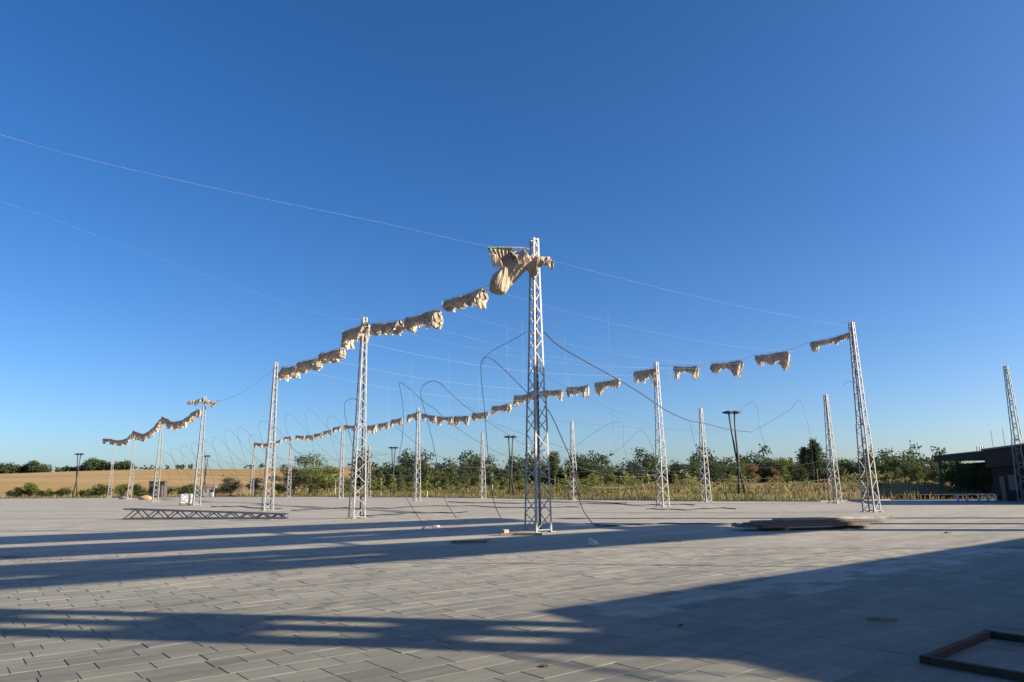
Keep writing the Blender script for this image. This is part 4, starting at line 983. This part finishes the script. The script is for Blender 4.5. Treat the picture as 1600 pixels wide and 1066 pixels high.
# large single trees
tree('round_tree', 487, 704, 150, 'round', 'leaf_green', 1.05, 'largest round green tree between the second and third left masts', 'tree', seed=1)
tree('round_tree', 462, 722, 158, 'broad', 'leaf_dark', 1.1, 'dark tree leaning out at the left of the largest round tree', 'tree', seed=2)
tree('round_tree', 515, 722, 156, 'broad', 'leaf_green', 1.1, 'smaller tree hugging the right side of the largest round tree', 'tree', seed=3)
tree('poplar_tree', 866, 706, 135, 'poplar', 'leaf_green', 1.1, 'narrow upright tree just right of the nearest mast', 'tree', seed=1)
tree('poplar_tree', 1257, 699, 150, 'poplar', 'leaf_dark', .9, 'shorter left one of the two tall poplars left of the large right mast', 'tree', seed=2)
tree('poplar_tree', 1272, 687, 150, 'poplar', 'leaf_dark', .88, 'taller right one of the two poplars left of the large right mast', 'tree', seed=3)
tree('rust_tree', 1176, 724, 128, 'broad', 'leaf_rust', .8, 'rust-brown tree right of the crossed lamp post at centre right', 'tree', seed=1)
tree('rust_tree', 1213, 730, 122, 'broad', 'leaf_rust', .75, 'small yellowish-brown tree between the rust-brown tree and the poplars', 'tree', seed=2)
tree('green_shrub', 1235, 765, 95, 'bush', 'leaf_green', 1.1, 'green shrub on the dry grass left of the bare shorter right mast', 'shrub', seed=1)
tree('green_sapling', 1383, 738, 92, 'sapling', 'leaf_bright', 1.3, 'bright green young tree right behind the large right mast', 'tree', seed=2)
tree('round_tree', 362, 740, 152, 'round', 'leaf_blue', 1.2, 'round dark bush-like tree left of the third left mast', 'tree', seed=2)
tree('round_tree', 400, 743, 152, 'broad', 'leaf_dark', 1.4, 'dark tree directly left of the third left mast foot', 'tree', seed=3)
tree('round_tree', 436, 742, 150, 'broad', 'leaf_green', 1.2, 'green tree directly right of the third left mast', 'tree', seed=1)
tree('round_tree', 548, 742, 150, 'broad', 'leaf_green', 1.2, 'green tree at the left foot of the second left mast', 'tree', seed=2)
tree('broad_tree', 1430, 716, 110, 'broad', 'leaf_green', .9, 'pale green tree rising left of the dark building roof', 'tree', seed=0)
tree('broad_tree', 1402, 709, 125, 'broad', 'leaf_dark', 1.1, 'dark rounded tree right of the large right mast', 'tree', seed=2)
tree('broad_tree', 1488, 720, 82, 'round', 'leaf_green', 1.15, 'green tree in front of the dark building, left one', 'tree', seed=1)
tree('broad_tree', 1517, 714, 78, 'round', 'leaf_dark', 1.05, 'tallest green tree in front of the dark building', 'tree', seed=2)
tree('broad_tree', 1545, 724, 75, 'broad', 'leaf_green', 1.0, 'thin young tree in front of the dark building, right one', 'tree', seed=3)
# pines and dark trees of the middle
mid = [(575, 727, 175), (590, 725, 180), (606, 722, 178), (625, 722, 175), (642, 727, 172), (660, 720, 180), (676, 726, 178), (708, 727, 170), (724, 729, 172), (742, 727, 175), (722, 738, 150), (770, 735, 178), (790, 733, 175), (815, 735, 172), (906, 722, 150), (920, 716, 150), (934, 719, 152), (948, 728, 160), (965, 731, 170), (985, 730, 170), (1004, 729, 168), (1050, 723, 140)]
for i, (x, y, Y) in enumerate(mid):
    tree('dark_pine', x, y, Y, 'pine' if i % 3 else 'broad', 'leaf_dark' if i % 2 else 'leaf_blue', 1.25, 'dark conifer in the middle background, %s counted from the left' % (ORD[i] if i < len(ORD) else str(i)), 'tree', 'dark conifers behind the saplings', seed=i)
# right background wood
rgt = [(1068, 724, 140), (1085, 722, 138), (1110, 716, 135), (1126, 718, 136), (1140, 714, 138), (1156, 716, 140), (1168, 718, 142), (1192, 719, 142), (1206, 714, 140), (1222, 712, 138), (1236, 714, 140), (1246, 722, 144), (1290, 720, 140), (1310, 722, 138), (1330, 715, 136), (1348, 716, 134), (1366, 714, 132), (1384, 712, 128), (1416, 720, 122), (1444, 722, 116), (1462, 722, 112)]
for i, (x, y, Y) in enumerate(rgt):
    tree('background_tree', x, y, Y, ('broad', 'pine', 'round')[i % 3], ('leaf_dark', 'leaf_green', 'leaf_blue', 'leaf_dark')[i % 4], 1.0, 'tree of the dark green belt at the right, %s counted from the left' % ORD[i], 'tree', 'belt of trees at the right', seed=i+1)
# yellow-green saplings
rs_ = random.Random(3); i = 0
for x in (497, 508, 525, 584, 596, 612, 628, 643, 668, 682, 697, 716, 731, 747, 769, 784, 812, 872, 884, 914, 927, 941, 956, 975, 990, 1012, 1040, 1055, 1073):
    Y = rs_.uniform(112, 135) if x > 560 else 145; y = rs_.uniform(728, 745)
    tree('young_sapling', x, y, Y, 'sapling', 'leaf_bright' if rs_.random() < .75 else 'leaf_green', rs_.uniform(1.1, 1.6), 'thin yellow-green sapling behind the plaza edge, number %s counted from the left' % (ORD[i] if i < 24 else ('twenty-fifth', 'twenty-sixth', 'twenty-seventh', 'twenty-eighth', 'twenty-ninth')[i-24]), 'sapling', 'young saplings behind the plaza', seed=i, trunk='limed_bark' if rs_.random() < .5 else 'bark'); i += 1
# bushes at far left
i = 0
for (x, y, w) in ((20, 764, 1.2), (31, 758, 1.1), (43, 748, 1.0), (53, 755, .9), (66, 764, 1), (79, 761, 1), (91, 763, 1.3), (104, 758, 1.3), (127, 763, 1.2), (141, 761, 1.1), (158, 750, .9), (170, 755, 1.1), (190, 752, 1.0), (216, 752, 1.0), (232, 760, 1.3), (268, 757, 1.2), (284, 755, 1.2), (300, 752, 1.1), (312, 757, 1.0), (340, 758, 1.2)):
    tree('leafy_bush', x, y, 158 if x > 150 else 164, 'bush', ('leaf_green', 'leaf_dark', 'leaf_green')[i % 3], w, 'green bush along the far left plaza edge, %s counted from the left' % ORD[i], 'bush', 'bushes along the far left plaza edge', seed=i); i += 1
# far tree line on the crest: one mass
rr = np.random.default_rng(5); bl = []
for x, h in [(x, 14+5*math.sin(x*.05)+4*math.sin(x*.13+1)) for x in range(-30, 215, 3)]+[(x, 7+3*math.sin(x*.3)) for x in range(215, 300, 5)]+[(x, 8) for x in (385, 392, 400, 408, 416, 540, 548)]:
    Y = 560; base = atY(x, 740, Y); z0 = tz(base.x, Y); s = h*Y/1110*.42*rr.uniform(.85, 1.25)
    bl.append((base.x+rr.uniform(-2, 2), Y+rr.uniform(-6, 6), z0+s*.9, s*1.0, s, s))
V = leaf_cloud(rr, bl, 42000, .55)
tag(link('far_tree_line', quads('far_tree_line', V, M['leaf_blue'])), 'far blue-green tree line on the crest of the dry field', 'trees', kind='stuff')
rr = np.random.default_rng(6); bl = []
for x in range(560, 1480, 9):
    Y = 230; h = 4.6+1.2*math.sin(x*.07)+1.0*math.sin(x*.19); b = atY(x, 760, Y); bl.append((b.x, Y+rr.uniform(-10, 10), tz(b.x, Y)+h*.8, 2.6, 3, h))
V = leaf_cloud(rr, bl, 60000, .42)
tag(link('far_woodland', quads('far_woodland', V, M['leaf_blue'])), 'far dark woodland behind the saplings and conifers', 'trees', kind='stuff')
# undergrowth and grass behind the plaza
def grass(name, n, xr, depth, hgt, wid, mat, label, seed, power=1.6, off=.3):
    rr = np.random.default_rng(seed); x = rr.uniform(*xr, n); V = np.zeros((n, 4, 3))
    for i in range(n):
        y = edge_y(x[i])+off+depth*rr.random()**power; z = tz(x[i], y); h = hgt*rr.uniform(.4, 1.25)*(.55+.45*math.sin(x[i]*.9+y*.7)*math.sin(x[i]*.37)); w = wid*rr.uniform(.5, 1.2); a = rr.uniform(-.9, .9)
        dx, dy = w*math.cos(a), w*math.sin(a); lx = rr.normal()*h*.3
        V[i] = [(x[i]-dx, y-dy, z), (x[i]+dx, y+dy, z), (x[i]+lx+dx*.25, y, z+h), (x[i]+lx-dx*.25, y, z+h)]
    tag(link(name, quads(name, V.reshape(-1, 3), M[mat])), label, 'grass', kind='stuff')
grass('tall_dry_grass', 15000, (-30, 60), 55, .8, .07, 'dry_grass', 'tall dry grass beyond the plaza edge', 1)
grass('green_weeds', 12000, (-48, 34), 50, .75, .08, 'green_grass', 'greenish weeds mixed with the dry grass beyond the plaza', 2)
grass('verge_grass', 9000, (-130, 30), 10, .55, .07, 'green_grass', 'low green verge along the plaza edge', 3, 1)
grass('far_left_grass', 6000, (-170, -30), 60, .9, .10, 'dry_grass', 'dry grass among the far left bushes', 4)
rr = np.random.default_rng(8); bl = []
for i in range(150):
    x = rr.uniform(-28, 62); y = edge_y(x)+rr.uniform(8, 58); s = rr.uniform(.5, 1.35); bl.append((x, y, tz(x, y)+s*.6, s*1.2, s, s*1.1))
V = leaf_cloud(rr, bl, 16000, .15); tag(link('low_scrub', quads('low_scrub', V, M['green_grass'])), 'low yellowish scrub among the tall grass', 'scrub', kind='stuff')

# ------------------------------------------------------------------ wire fence
fe_ = empty('wire_fence', (0, 100, 0)); tag(fe_, 'thin wire fence with dark posts along the far plaza edge', 'fence')
fpts = []
x = -52.0
while x < 36:
    y = edge_y(x)+2.2; fpts.append(Vector((x, y, tz(x, y)))); e = edge_y(x+.1)-edge_y(x); x += 3.0/math.hypot(1, e*10)
pm = MB(); pm.tube([(0, 0, 0), (0, 0, 1.75)], .035, 6); pmesh = mesh_of('post', pm.V, pm.F); pmesh.materials.append(M['dark_steel'])
for p in fpts: o = link('post', pmesh, fe_); o.location = p-Vector((0, 100, 0))
for h in (.35, .8, 1.25, 1.68):
    m = MB(); m.tube([p+Vector((0, -100, h)) for p in fpts], .009, 4); m.build('wire', M['grey_steel'], fe_)
